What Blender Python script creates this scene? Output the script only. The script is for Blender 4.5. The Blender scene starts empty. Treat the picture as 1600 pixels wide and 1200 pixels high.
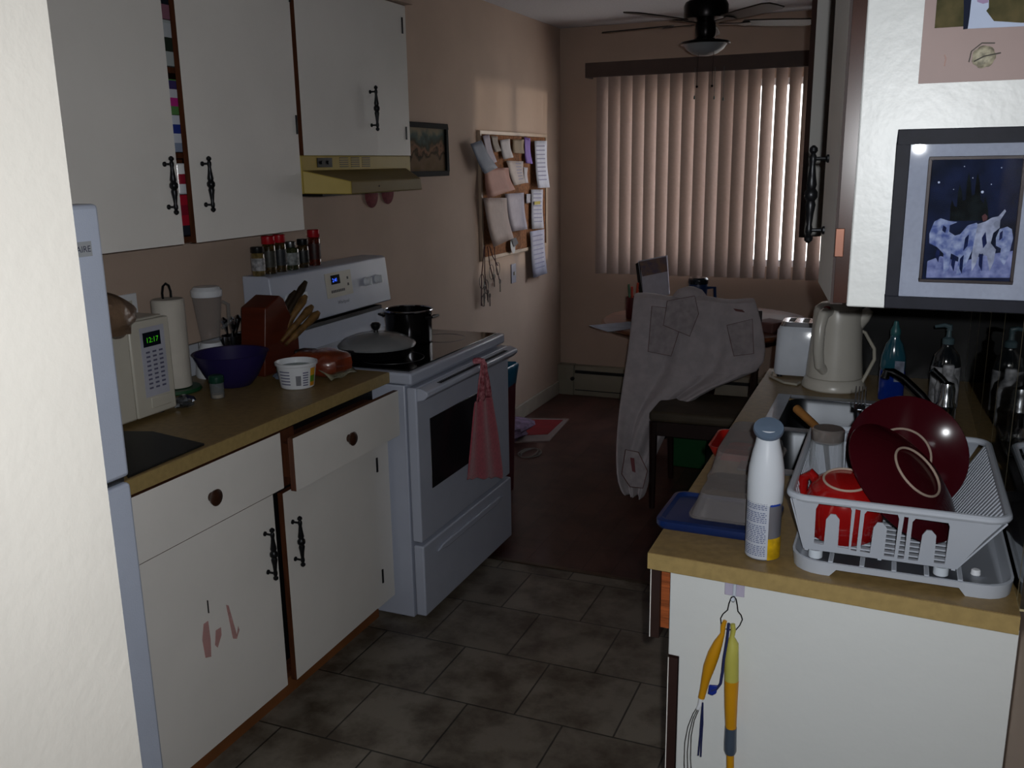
import bpy, bmesh, math, random
from mathutils import Vector, Matrix, Euler
random.seed(7)
PI=math.pi
C=bpy.context.scene.collection
sc=bpy.context.scene
# ------------------------------------------------------------------ camera
CAM=Vector((2.1637,-2.6249,1.5938)); YAW,PIT,ROL,FPX=.4004,-.2362,-.0153,1436.08
cf=Vector((-math.sin(YAW)*math.cos(PIT),math.cos(YAW)*math.cos(PIT),math.sin(PIT)))
r0=Vector((math.cos(YAW),math.sin(YAW),0)); u0=r0.cross(cf)
cr=r0*math.cos(ROL)+u0*math.sin(ROL); cu=-r0*math.sin(ROL)+u0*math.cos(ROL)
cam=bpy.data.cameras.new('camera'); cam.sensor_width=36; cam.lens=FPX/1600*36; cam.clip_start=.02
co=bpy.data.objects.new('camera',cam); C.objects.link(co)
co.matrix_world=Matrix.Translation(CAM)@Matrix((cr,cu,-cf)).transposed().to_4x4()
sc.camera=co
def at(px,py,ax,val):
    d=cf+cr*((px-800)/FPX)-cu*((py-600)/FPX); i='xyz'.index(ax)
    return CAM+d*((val-CAM[i])/d[i])
# ------------------------------------------------------------------ materials
def lin(h):
    h=h.lstrip('#'); o=[]
    for i in (0,2,4):
        c=int(h[i:i+2],16)/255; o.append(c/12.92 if c<=.04045 else ((c+.055)/1.055)**2.4)
    return tuple(o)+(1,)
MC={}
def mat(name,col,rough=.5,metal=0,noise=.06,nscale=12,bump=0,bscale=200,trans=0,ior=1.45,alpha=None,sheen=0,coat=0,spec=.5,emit=None,es=0,stretch=None,col2=None,subs=0):
    if 'print' in name or 'photo' in name or 'mount' in name: spec=.06; rough=.6
    if name in MC: return MC[name]
    m=bpy.data.materials.new(name); m.use_nodes=True; n=m.node_tree.nodes; l=m.node_tree.links
    b=n['Principled BSDF']; c=lin(col)
    tc=n.new('ShaderNodeTexCoord'); mp=n.new('ShaderNodeMapping'); l.new(tc.outputs['Object'],mp.inputs[0])
    if stretch: mp.inputs['Scale'].default_value=stretch
    if noise>0:
        nz=n.new('ShaderNodeTexNoise'); nz.inputs['Scale'].default_value=nscale; nz.inputs['Detail'].default_value=4
        l.new(mp.outputs[0],nz.inputs['Vector'])
        mx=n.new('ShaderNodeMix'); mx.data_type='RGBA'
        rp=n.new('ShaderNodeMapRange'); rp.inputs[1].default_value=.35; rp.inputs[2].default_value=.65
        l.new(nz.outputs[0],rp.inputs[0]); l.new(rp.outputs[0],mx.inputs[0])
        c2=lin(col2) if col2 else tuple(max(0,v*(1-noise*2)) for v in c[:3])+(1,)
        mx.inputs[6].default_value=c; mx.inputs[7].default_value=c2
        l.new(mx.outputs[2],b.inputs['Base Color'])
    else: b.inputs['Base Color'].default_value=c
    b.inputs['Roughness'].default_value=rough; b.inputs['Metallic'].default_value=metal
    b.inputs['IOR'].default_value=ior; b.inputs['Transmission Weight'].default_value=trans
    b.inputs['Specular IOR Level'].default_value=spec
    if sheen: b.inputs['Sheen Weight'].default_value=sheen
    if coat: b.inputs['Coat Weight'].default_value=coat; b.inputs['Coat Roughness'].default_value=.05
    if alpha is not None: b.inputs['Alpha'].default_value=alpha
    if emit: b.inputs['Emission Color'].default_value=lin(emit); b.inputs['Emission Strength'].default_value=es
    if bump:
        bz=n.new('ShaderNodeTexNoise'); bz.inputs['Scale'].default_value=bscale; bz.inputs['Detail'].default_value=3
        l.new(mp.outputs[0],bz.inputs['Vector']); bp=n.new('ShaderNodeBump'); bp.inputs['Strength'].default_value=bump; bp.inputs['Distance'].default_value=.002
        l.new(bz.outputs[0],bp.inputs['Height']); l.new(bp.outputs[0],b.inputs['Normal'])
    MC[name]=m; return m
def glassy(name,col,dens=.25,rough=.03,base=.5,edge=.38):
    """thin clear plastic or glass: see-through with a glossy skin"""
    if name in MC: return MC[name]
    m=bpy.data.materials.new(name); m.use_nodes=True; n=m.node_tree.nodes; l=m.node_tree.links
    b=n['Principled BSDF']; out=n['Material Output']
    b.inputs['Base Color'].default_value=tuple(v*base for v in lin(col)[:3])+(1,); b.inputs['Roughness'].default_value=rough; b.inputs['Coat Weight'].default_value=1
    t=n.new('ShaderNodeBsdfTransparent'); t.inputs[0].default_value=tuple(.86+.14*v for v in lin(col)[:3])+(1,)
    fr=n.new('ShaderNodeLayerWeight'); fr.inputs[0].default_value=.3
    nz=n.new('ShaderNodeTexNoise'); nz.inputs['Scale'].default_value=30
    ad=n.new('ShaderNodeMath'); ad.operation='MULTIPLY_ADD'; l.new(fr.outputs['Facing'],ad.inputs[0]); ad.inputs[1].default_value=edge; ad.inputs[2].default_value=dens
    ad2=n.new('ShaderNodeMath'); ad2.operation='MULTIPLY_ADD'; ad2.use_clamp=True; l.new(nz.outputs[0],ad2.inputs[0]); ad2.inputs[1].default_value=.1; l.new(ad.outputs[0],ad2.inputs[2])
    mx=n.new('ShaderNodeMixShader'); l.new(ad2.outputs[0],mx.inputs[0]); l.new(t.outputs[0],mx.inputs[1]); l.new(b.outputs[0],mx.inputs[2]); l.new(mx.outputs[0],out.inputs[0])
    MC[name]=m; return m
def brickmat(name,c1,c2,mortar,w,h,off,msize,rough,loc=(0,0,0),noisec=None,nscale=6,rot=0,bumps=.3,swap=None,coat=0):
    m=bpy.data.materials.new(name); m.use_nodes=True; n=m.node_tree.nodes; l=m.node_tree.links; b=n['Principled BSDF']
    g=n.new('ShaderNodeNewGeometry'); mp=n.new('ShaderNodeMapping'); 
    if swap:
        sx=n.new('ShaderNodeSeparateXYZ'); cx=n.new('ShaderNodeCombineXYZ'); l.new(g.outputs['Position'],sx.inputs[0])
        l.new(sx.outputs[swap[0]],cx.inputs[0]); l.new(sx.outputs[swap[1]],cx.inputs[1]); l.new(cx.outputs[0],mp.inputs[0])
    else: l.new(g.outputs['Position'],mp.inputs[0])
    mp.inputs['Location'].default_value=loc; mp.inputs['Rotation'].default_value=(0,0,rot)
    bt=n.new('ShaderNodeTexBrick'); l.new(mp.outputs[0],bt.inputs['Vector'])
    bt.offset=off; bt.inputs['Scale'].default_value=1; bt.inputs['Brick Width'].default_value=w; bt.inputs['Row Height'].default_value=h
    bt.inputs['Mortar Size'].default_value=msize; bt.inputs['Mortar Smooth'].default_value=.2
    bt.inputs['Color1'].default_value=lin(c1); bt.inputs['Color2'].default_value=lin(c2); bt.inputs['Mortar'].default_value=lin(mortar)
    last=bt.outputs['Color']
    if noisec:
        nz=n.new('ShaderNodeTexNoise'); nz.inputs['Scale'].default_value=nscale; nz.inputs['Detail'].default_value=8; nz.inputs['Roughness'].default_value=.65; l.new(g.outputs['Position'],nz.inputs['Vector'])
        rp=n.new('ShaderNodeMapRange'); rp.inputs[1].default_value=.42; rp.inputs[2].default_value=.62; l.new(nz.outputs[0],rp.inputs[0])
        mx=n.new('ShaderNodeMix'); mx.data_type='RGBA'; mx.blend_type='MULTIPLY'; l.new(rp.outputs[0],mx.inputs[0]); l.new(last,mx.inputs[6]); mx.inputs[7].default_value=lin(noisec); last=mx.outputs[2]
    l.new(last,b.inputs['Base Color']); b.inputs['Roughness'].default_value=rough; b.inputs['Coat Weight'].default_value=coat
    bp=n.new('ShaderNodeBump'); bp.invert=True; bp.inputs['Strength'].default_value=bumps; bp.inputs['Distance'].default_value=.003; l.new(bt.outputs['Fac'],bp.inputs['Height']); l.new(bp.outputs[0],b.inputs['Normal'])
    MC[name]=m; return m
wallm=mat('tan wall paint','#b5a091',.75,noise=.04,nscale=3,bump=.25,bscale=90,spec=.25)
nearm=mat('cream wall paint','#cdc9c1',.6,noise=.025,nscale=5,bump=.4,bscale=60,spec=.3)
ceilm=mat('ceiling paint','#b9b7ba',.9,noise=.05,nscale=80,bump=.6,bscale=120)
cabw=mat('off white cabinet paint','#e4e1dc',.42,noise=.03,nscale=4,bump=.15,bscale=60,spec=.35)
cabb=mat('off white end panel paint','#cdd0cf',.36,noise=.015,nscale=4,bump=.3,bscale=45,spec=.5)
brownw=mat('brown cabinet wood','#57301c',.5,noise=.2,nscale=5,stretch=(20,20,2))
darkedge=mat('dark door edge','#2a1510',.6,noise=.1)
orangew=mat('orange drawer wood','#a8582c',.5,noise=.25,nscale=6,stretch=(3,3,40))
counterm=mat('olive tan laminate','#877048',.42,noise=.12,nscale=60,spec=.5)
edgem=mat('laminate edge band','#9c8656',.45,noise=.08,nscale=70)
iron=mat('black antique iron','#1b1c1f',.35,.6,noise=.1,nscale=60)
knobm=mat('brown wooden knob','#3a2013',.4,noise=.2,nscale=40)
fridgem=mat('white fridge enamel','#c4cde0',.4,noise=.02,bump=.2,bscale=300)
stovem=mat('white stove enamel','#b3b9c9',.3,noise=.02,spec=.5)
blackg=mat('black ceramic glass','#070708',.12,noise=0,coat=.6)
darkglass=mat('dark oven glass','#1e1d22',.25,noise=0)
whitep=mat('white plastic','#d4d7dc',.3,noise=.02)
creamp=mat('cream plastic','#b8b4a8',.35,noise=.03)
chrome=mat('chrome','#c8ccd2',.12,1,noise=0)
steel=mat('brushed steel','#8f9296',.3,1,noise=.1,nscale=40)
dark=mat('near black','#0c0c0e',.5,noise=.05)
red=mat('red plastic lid','#a01420',.3,noise=.05)
paper=mat('white paper','#c7c6d2',.7,noise=.04,nscale=30)
textm=mat('grey print','#3c3c50',.7,noise=0)
# ------------------------------------------------------------------ mesh builder
WORLD={}
class M:
    def __init__(s): s.v=[]; s.f=[]; s.mi=[]; s.cur=0
    def add(s,vs,fs):
        o=len(s.v); s.v+= [Vector(v) for v in vs]; s.f+=[tuple(i+o for i in f) for f in fs]; s.mi+=[s.cur]*len(fs); return s
    def box(s,x0,x1,y0,y1,z0,z1,Mx=None):
        vs=[Vector((x,y,z)) for z in (z0,z1) for y in (y0,y1) for x in (x0,x1)]
        if Mx: vs=[Mx@v for v in vs]
        return s.add(vs,[(0,2,3,1),(4,5,7,6),(0,1,5,4),(2,6,7,3),(0,4,6,2),(1,3,7,5)])
    def prism(s,pts,off):
        n=len(pts); a=[Vector(p) for p in pts]; b=[p+Vector(off) for p in a]
        return s.add(a+b,[tuple(range(n))[::-1],tuple(range(n,2*n))]+[(i,(i+1)%n,n+(i+1)%n,n+i) for i in range(n)])
    def tube(s,path,r,n=10,cap=True,closed=False):
        P=[Vector(p) for p in path]; k=len(P); R=r if isinstance(r,(list,tuple)) else [r]*k
        vs=[]; fs=[]; ref=None
        for i,p in enumerate(P):
            if closed: t=(P[(i+1)%k]-P[i-1]).normalized()
            else: t=(P[min(i+1,k-1)]-P[max(i-1,0)]).normalized()
            if ref is None: ref=t.orthogonal().normalized()
            ref=(ref-t*ref.dot(t)); ref=ref.normalized() if ref.length>1e-6 else t.orthogonal().normalized()
            bb=t.cross(ref)
            vs+=[p+(ref*math.cos(2*PI*j/n)+bb*math.sin(2*PI*j/n))*R[i] for j in range(n)]
        for i in range(k if closed else k-1):
            for j in range(n):
                a=i*n+j; b=i*n+(j+1)%n; c=((i+1)%k)*n+(j+1)%n; d=((i+1)%k)*n+j; fs.append((a,b,c,d))
        if cap and not closed: fs+= [tuple(range(n))[::-1],tuple(range((k-1)*n,k*n))]
        return s.add(vs,fs)
    def lathe(s,prof,c=(0,0,0),n=32,ax=None,sx=1,sy=1,a0=0,a1=2*PI):
        """prof: (r,z) list from bottom to top"""
        c=Vector(c); full=abs(a1-a0-2*PI)<1e-6; m=n if full else n+1
        Q=Vector((0,0,1)).rotation_difference(Vector(ax).normalized()).to_matrix() if ax is not None else Matrix.Identity(3)
        vs=[];fs=[]
        for r,z in prof:
            for j in range(m):
                a=a0+(a1-a0)*j/n; vs.append(c+Q@Vector((r*math.cos(a)*sx,r*math.sin(a)*sy,z)))
        for i in range(len(prof)-1):
            for j in range(n):
                a=i*m+j; b=i*m+(j+1)%m; fs.append((a,b,b+m,a+m))
        if full:
            if prof[0][0]>1e-5: fs.append(tuple(range(m))[::-1])
            if prof[-1][0]>1e-5: fs.append(tuple(range((len(prof)-1)*m,len(prof)*m)))
        return s.add(vs,fs)
    def cyl(s,p0,p1,r,r1=None,n=20): return s.tube([p0,p1],[r,r if r1 is None else r1],n)
    def ball(s,c,r,n=16,sz=1):
        return s.lathe([(max(1e-6,r*math.sin(PI*i/10)),-r*sz*math.cos(PI*i/10)) for i in range(11)],c,n)
    def grid(s,G,thick=0):
        R=len(G);K=len(G[0]); vs=[Vector(p) for row in G for p in row]
        fs=[(i*K+j,i*K+j+1,(i+1)*K+j+1,(i+1)*K+j) for i in range(R-1) for j in range(K-1)]
        return s.add(vs,fs)
    def build(s,name,mats,parent=None,bevel=0,smooth=True,ang=35,sub=0,solid=0,label=None,cat=None,group=None,kind=None,local=False,seg=2,weld=True,raw=False):
        if not isinstance(mats,(list,tuple)): mats=[mats]
        me=bpy.data.meshes.new(name)
        if parent is not None: o=WORLD[parent] if not local else Vector()
        elif local or raw: o=Vector()
        else:
            xs=[v.x for v in s.v]; ys=[v.y for v in s.v]; zs=[v.z for v in s.v]
            o=Vector(((min(xs)+max(xs))/2,(min(ys)+max(ys))/2,min(zs)))
        me.from_pydata([v-o for v in s.v],[],s.f); 
        for m_ in mats: me.materials.append(m_)
        for p,i in zip(me.polygons,s.mi): p.material_index=i
        bm=bmesh.new(); bm.from_mesh(me)
        if weld: bmesh.ops.remove_doubles(bm,verts=bm.verts,dist=1e-6)
        bmesh.ops.recalc_face_normals(bm,faces=bm.faces); bm.to_mesh(me); bm.free()
        if smooth:
            for p in me.polygons: p.use_smooth=True
            me.set_sharp_from_angle(angle=math.radians(ang))
        ob=bpy.data.objects.new(name,me); C.objects.link(ob)
        if parent is not None: ob.parent=parent; WORLD[ob]=WORLD[parent]
        else: ob.location=o; WORLD[ob]=o
        if solid:
            d=ob.modifiers.new('s','SOLIDIFY'); d.thickness=solid; d.offset=0
        if sub:
            d=ob.modifiers.new('u','SUBSURF'); d.levels=sub; d.render_levels=sub
        if bevel:
            d=ob.modifiers.new('b','BEVEL'); d.width=bevel; d.segments=seg; d.limit_method='ANGLE'; d.angle_limit=math.radians(40)
        if label: ob['label']=label
        if cat: ob['category']=cat
        if group: ob['group']=group
        if kind: ob['kind']=kind
        return ob
def T(name,label,cat,loc,group=None,rotz=0):
    o=bpy.data.objects.new(name,None); o.empty_display_size=.05; C.objects.link(o); o.location=loc; o.rotation_euler=(0,0,rotz)
    o['label']=label; o['category']=cat
    if group: o['group']=group
    WORLD[o]=Vector(loc); return o
def struct(name,m,mt,**k): return m.build(name,mt,kind='structure',**k)
def text(m,s,org,rd,ud,h):
    cu_=bpy.data.curves.new('t','FONT'); cu_.body=s; cu_.size=1; cu_.resolution_u=2
    ob=bpy.data.objects.new('t',cu_); C.objects.link(ob); bpy.context.view_layer.update()
    dg=bpy.context.evaluated_depsgraph_get(); me=bpy.data.meshes.new_from_object(ob.evaluated_get(dg))
    rd=Vector(rd).normalized(); ud=Vector(ud).normalized(); org=Vector(org)
    m.add([org+rd*v.co.x*h+ud*v.co.y*h for v in me.vertices],[tuple(p.vertices) for p in me.polygons])
    bpy.data.objects.remove(ob); bpy.data.meshes.remove(me); bpy.data.curves.remove(cu_); return m
def copy_tree(o,parent=None):
    c=o.copy(); C.objects.link(c); WORLD[c]=WORLD[o]
    if parent: c.parent=parent
    for ch in list(o.children): copy_tree(ch,c)
    return c
def pgon(pts,ax,val): return [at(x,y,ax,val) for x,y in pts]
def rrect(x0,x1,y0,y1,z,r,n=5):
    o=[]
    for cx,cy,a in ((x1-r,y1-r,0),(x0+r,y1-r,90),(x0+r,y0+r,180),(x1-r,y0+r,270)):
        o+=[Vector((cx+r*math.cos(math.radians(a+90*k/n)),cy+r*math.sin(math.radians(a+90*k/n)),z)) for k in range(n+1)]
    return o
def loft(m,rings,cap0=True,cap1=True):
    n=len(rings[0]); vs=[p for r in rings for p in r]; fs=[]
    for i in range(len(rings)-1):
        for j in range(n): fs.append((i*n+j,i*n+(j+1)%n,(i+1)*n+(j+1)%n,(i+1)*n+j))
    if cap0: fs.append(tuple(range(n))[::-1])
    if cap1: fs.append(tuple(range((len(rings)-1)*n,len(rings)*n)))
    return m.add(vs,fs)
H=.914
# ------------------------------------------------------------------ room shell
WX=2.38; WY=3.38; CZ=2.44; YT=.60
tile=brickmat('slate look floor tile','#7c7468','#71695e','#38352f',.305,.305,.5,.003,.5,loc=(-.60+.305*4-.0,.70+.305*4,0),noisec='#a89e94',nscale=5,coat=.1)
lam=brickmat('dark red wood laminate','#472720','#50302a','#22120d',1.2,.12,.37,.0015,.4,noisec='#b09888',nscale=5,swap=(1,0),coat=.1)
struct('floor',M().box(-.12,2.5,-3.7,YT,-.06,0),tile,smooth=False)
struct('floor_dining',M().box(-.12,2.5,YT,WY+.12,-.06,0),lam,smooth=False)
struct('trim_1',M().box(.6,WX,YT-.012,YT+.012,0,.005),mat('aluminium strip','#5a4c40',.35,.7),bevel=.002)
struct('ceiling',M().box(-.12,2.5,-3.7,WY+.12,CZ,CZ+.08),ceilm,smooth=False)
struct('wall_left',M().box(-.12,0,-3.7,WY+.12,0,CZ),wallm,smooth=False)
struct('wall_right',M().box(WX,WX+.12,-3.7,WY+.12,0,CZ),wallm,smooth=False)
struct('wall_back',M().box(0,WX,-3.7,-3.6,0,CZ),nearm,smooth=False)
wx0,wx1,wz0,wz1=.34,2.02,.93,2.07
m=M(); m.box(0,wx0,WY,WY+.12,0,CZ); m.box(wx1,WX,WY,WY+.12,0,CZ); m.box(wx0,wx1,WY,WY+.12,0,wz0); m.box(wx0,wx1,WY,WY+.12,wz1,CZ)
struct('wall_far',m,wallm,smooth=False)
m=M(); m.box(1.28,1.4,-3.6,-1.936,0,CZ); m.box(0,1.28,-2.16,-2.04,0,CZ); struct('wall_near',m,nearm,smooth=False)
m=M()
for a,b,c,d in ((wx0,wx0+.04,wz0,wz1),(wx1-.04,wx1,wz0,wz1),(wx0+.04,wx1-.04,wz0,wz0+.04),(wx0+.04,wx1-.04,wz1-.04,wz1),((wx0+wx1)/2-.02,(wx0+wx1)/2+.02,wz0+.04,wz1-.04)): m.box(a,b,WY+.03,WY+.09,c,d)
w=struct('window_1',m,whitep,bevel=.003)
M().box(wx0+.04,wx1-.04,WY+.055,WY+.06,wz0+.04,wz1-.04).build('window_pane',glassy('window glass','#ffffff',.02,.02,0),w)
# upper kitchen soffit
struct('soffit_left',M().box(0,.33,-2.04,.77,2.2,CZ),wallm,smooth=False)
struct('soffit_right',M().box(2.05,WX,-1.13,.53,2.2,CZ),wallm,smooth=False)
# stub wall closing the sink counter
struct('wall_stub',M().box(2.06,WX,.475,.53,0,2.2),wallm,smooth=False)
struct('baseboard_left',M().box(0,.014,.83,WY,0,.095),mat('baseboard paint','#a39b8f',.5),bevel=.004)
# ------------------------------------------------------------------ mirror tiles backsplash
def mirrormat(name,swap,loc,tint='#8e9290'):
    m=bpy.data.materials.new(name); m.use_nodes=True; n=m.node_tree.nodes; l=m.node_tree.links; b=n['Principled BSDF']
    g=n.new('ShaderNodeNewGeometry'); sx=n.new('ShaderNodeSeparateXYZ'); cx=n.new('ShaderNodeCombineXYZ'); l.new(g.outputs['Position'],sx.inputs[0])
    l.new(sx.outputs[swap[0]],cx.inputs[0]); l.new(sx.outputs[swap[1]],cx.inputs[1])
    mp=n.new('ShaderNodeMapping'); mp.inputs['Location'].default_value=loc; l.new(cx.outputs[0],mp.inputs[0])
    bt=n.new('ShaderNodeTexBrick'); l.new(mp.outputs[0],bt.inputs['Vector']); bt.offset=0; bt.inputs['Scale'].default_value=1
    bt.inputs['Brick Width'].default_value=.305; bt.inputs['Row Height'].default_value=.61; bt.inputs['Mortar Size'].default_value=.004
    bt.inputs['Color1'].default_value=lin(tint); bt.inputs['Color2'].default_value=lin(tint); bt.inputs['Mortar'].default_value=lin('#a89c78')
    wv=n.new('ShaderNodeTexNoise'); wv.inputs['Scale'].default_value=3.5; wv.inputs['Detail'].default_value=3; l.new(g.outputs['Position'],wv.inputs['Vector'])
    sb=n.new('ShaderNodeMath'); sb.operation='SUBTRACT'; l.new(wv.outputs[0],sb.inputs[0]); sb.inputs[1].default_value=.5
    ab=n.new('ShaderNodeMath'); ab.operation='ABSOLUTE'; l.new(sb.outputs[0],ab.inputs[0])
    lt=n.new('ShaderNodeMath'); lt.operation='LESS_THAN'; l.new(ab.outputs[0],lt.inputs[0]); lt.inputs[1].default_value=.0025
    mx=n.new('ShaderNodeMix'); mx.data_type='RGBA'; l.new(lt.outputs[0],mx.inputs[0]); l.new(bt.outputs['Color'],mx.inputs[6]); mx.inputs[7].default_value=lin('#8c7c48'); l.new(mx.outputs[2],b.inputs['Base Color'])
    me_=n.new('ShaderNodeMath'); me_.operation='SUBTRACT'; me_.inputs[0].default_value=1; l.new(bt.outputs['Fac'],me_.inputs[1]); l.new(me_.outputs[0],b.inputs['Metallic'])
    rr=n.new('ShaderNodeMath'); rr.operation='MULTIPLY_ADD'; l.new(bt.outputs['Fac'],rr.inputs[0]); rr.inputs[1].default_value=.4; rr.inputs[2].default_value=.03; l.new(rr.outputs[0],b.inputs['Roughness'])
    return m
M().box(WX-.006,WX,-1.14,.47,H,1.37).build('mirror_backsplash',mirrormat('smoked mirror side',(1,2),(.8,-.914,0)),label='smoked mirror tiles with gold veins along the wall behind the sink',cat='mirror')
M().box(2.06,WX-.006,.468,.474,H,1.37).build('end_splashback',mat('glossy panel with painted dark reflection','#050607',.3,noise=.1,spec=.25),label='glossy panel with painted dark reflection closing the far end of the sink counter',cat='panel')  # mirror's dark reflection is put into the black base colour
# ------------------------------------------------------------------ cabinet hardware
def handle(parent,c,n,L=.15,name='handle'):
    """antique iron bar handle, vertical, centre c, outward normal n"""
    c=Vector(c); n=Vector(n).normalized(); m=M(); st=.026; k=L/.15; u=Vector((0,0,1))
    prof=[(-.078,.0015),(-.074,.005),(-.069,.0055),(-.065,.003),(-.060,.0045),(-.054,.0045),(-.048,.0035),(-.03,.005),(-.016,.0068),(-.010,.0055),(-.004,.0085),(.004,.0085),(.010,.0055),(.016,.0068),(.03,.005),(.048,.0035),(.054,.0045),(.060,.0045),(.065,.003),(.069,.0055),(.074,.005),(.078,.0015)]
    m.tube([c+n*st+u*z*k for z,r in prof],[r*1.35 for z,r in prof],12)
    for z in (-.057*k,.057*k):
        m.tube([c+u*z,c+u*z+n*.003,c+u*z+n*.006,c+u*z+n*st],[.007,.007,.0032,.0032],10)
    return m.build(name,iron,parent)
def knob(parent,c,n):
    c=Vector(c); n=Vector(n).normalized(); m=M(); m.tube([c,c+n*.008,c+n*.011,c+n*.018,c+n*.022,c+n*.024],[.012,.011,.019,.022,.017,.001],20)
    return m.build('knob',knobm,parent)
def hinge(parent,x,y,z0,z1,sx=1):
    M().box(x,x+.004*sx,y-.004,y+.004,z0,z1).build('hinge',iron,parent,bevel=.001)
# ------------------------------------------------------------------ left base cabinet
t=T('base_cabinet','off white base cabinet with two drawers and two doors left of the stove','cabinet',(.3,-.64,0))
XF=.585
m=M(); m.box(.01,.54,-1.285,-.012,.118,.865)  # solid body, its near black colour stands in for shade behind the doors
m.build('carcass',dark,t,label='cabinet body coloured black for the shade inside')
m=M(); m.box(.54,XF,-.66,-.52,.70,.865); m.box(.54,XF,-1.285,-.012,.118,.135); m.box(.54,XF,-.52,-.012,.69,.715); m.build('face_frame',brownw,t)
M().box(.03,.52,-1.285,-.012,0,.118).build('toe_kick',mat('toe kick wood','#84522e',.5,noise=.15,nscale=5),t,label='brown wooden toe kick')
def slab(parent,name,x,y0,y1,z0,z1,th=.018,mt=cabw,rot=None,piv=None,rev=False):
    """door front facing +x with dark unpainted edges; rot about a vertical hinge line"""
    m=M(); X0,X1=(x-th,x)
    vs=[Vector((a,b,c)) for c in (z0,z1) for b in (y0,y1) for a in (X0,X1)]
    if rot: 
        R=Matrix.Rotation(rot,3,'Z'); P=Vector((x-th/2,piv,0)); vs=[P+R@(v-P) for v in vs]
    m.add(vs,[(1,3,7,5) if not rev else (0,4,6,2)]); m.cur=1; m.add(vs,[(0,2,3,1),(4,5,7,6),(0,1,5,4),(2,6,7,3),(0,4,6,2) if not rev else (1,3,7,5)])
    return m.build(name,[mt,brownw],parent,smooth=False,weld=True)
d=slab(t,'drawer',.607,-1.28,-.612,.7095,.872); knob(d,(.607,-.905,.786),(1,0,0))
d=slab(t,'drawer',.655,-.62,-.035,.708,.862)
M().box(.3,.637,-.58,-.07,.73,.83).build('drawer_box',brownw,d); knob(d,(.655,-.345,.785),(1,0,0))
d=slab(t,'door',.607,-1.28,-.664,.118,.708); handle(d,(.607,-.712,.553),(1,0,0))
m=M(); 
smear=mat('pink crayon','#c8807e',.7,noise=.10,nscale=60)
mk=mat('dark scratch','#1c1a18',.7)
for p in (((318,975),(325,970),(329,1000),(330,1026),(321,1028),(316,1000)),((337,985),(345,980),(346,992),(340,1012),(336,1008)),((353,945),(357,946),(370,992),(372,978),(374,984),(370,998),(364,998))):
    m.prism(pgon(p,'x',.6075),(.0006,0,0))
nt=smear.node_tree; nz_=nt.nodes.new('ShaderNodeTexNoise'); nz_.inputs['Scale'].default_value=220; nz_.inputs['Detail'].default_value=6; mr_=nt.nodes.new('ShaderNodeMapRange'); mr_.inputs[1].default_value=.40; mr_.inputs[2].default_value=.68; nt.links.new(nz_.outputs[0],mr_.inputs[0]); nt.links.new(mr_.outputs[0],nt.nodes['Principled BSDF'].inputs['Alpha'])
m.build('crayon_mark',smear,d,smooth=False,label='faded pink crayon scribble')
M().prism(pgon(((323,938),(325,938),(327,958),(325,958)),'x',.6075),(.0006,0,0)).build('scratch',mk,d,smooth=False)
d=slab(t,'door',.607,-.632,-.13,.118,.700,rot=math.radians(1),piv=-.13); handle(d,(.616,-.598,.546),(1,0.02,0))
hinge(t,.613,-.125,.60,.65); hinge(t,.613,-.125,.20,.25)
M().box(.560,XF+.006,-.128,-.012,.1,.70).build('stile',cabw,t)
# left counter
m=M(); m.box(0,.602,-1.29,.0,.876,H); ct=m.build('countertop',[counterm],smooth=False,label='olive tan laminate countertop between fridge and stove',cat='countertop',bevel=.003)
M().box(.602,.6035,-1.29,0,.877,H-.001).build('edge_band',edgem,ct,smooth=False,label='lighter laminate edge band')
splash=brickmat('white splash tile','#b9bcc4','#b3b6be','#4a4a4c',.108,.108,0,.002,.25,swap=(1,2),loc=(.02,-.914,0))
struct('trim_2',M().box(0,.01,-1.29,-.01,H,1.022),splash,smooth=False)
# ------------------------------------------------------------------ left wall cabinet with gap
ZU=1.386
t=T('wall_cabinet','off white wall cabinet with two tall doors and a gap of food packets','cabinet',(.15,-.65,ZU))
m=M(); m.box(.005,.283,-1.305,-1.29,ZU,2.2); m.box(.005,.283,-.02,-.002,ZU,2.2); m.box(.005,.015,-1.29,-.02,ZU,2.2); m.box(.015,.283,-1.29,-.02,ZU,ZU+.016)
m.box(.015,.283,-1.29,-.02,2.184,2.2)
for z in (1.62,1.85): m.box(.015,.26,-1.29,-.02,z,z+.015)
m.build('carcass',brownw,t)
d=slab(t,'door',.309,-1.30,-.585,ZU,2.195,rot=math.radians(0),piv=-1.3); handle(d,(.309,-.632,1.547),(1,0,0))
d=slab(t,'door',.309,-.545,-.012,ZU,2.195,rot=math.radians(.9),piv=-.012); handle(d,(.317,-.493,1.547),(1,0,0))
hinge(t,.311,-.022,1.695,1.755); hinge(t,.311,-.015,2.10,2.16)
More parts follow.
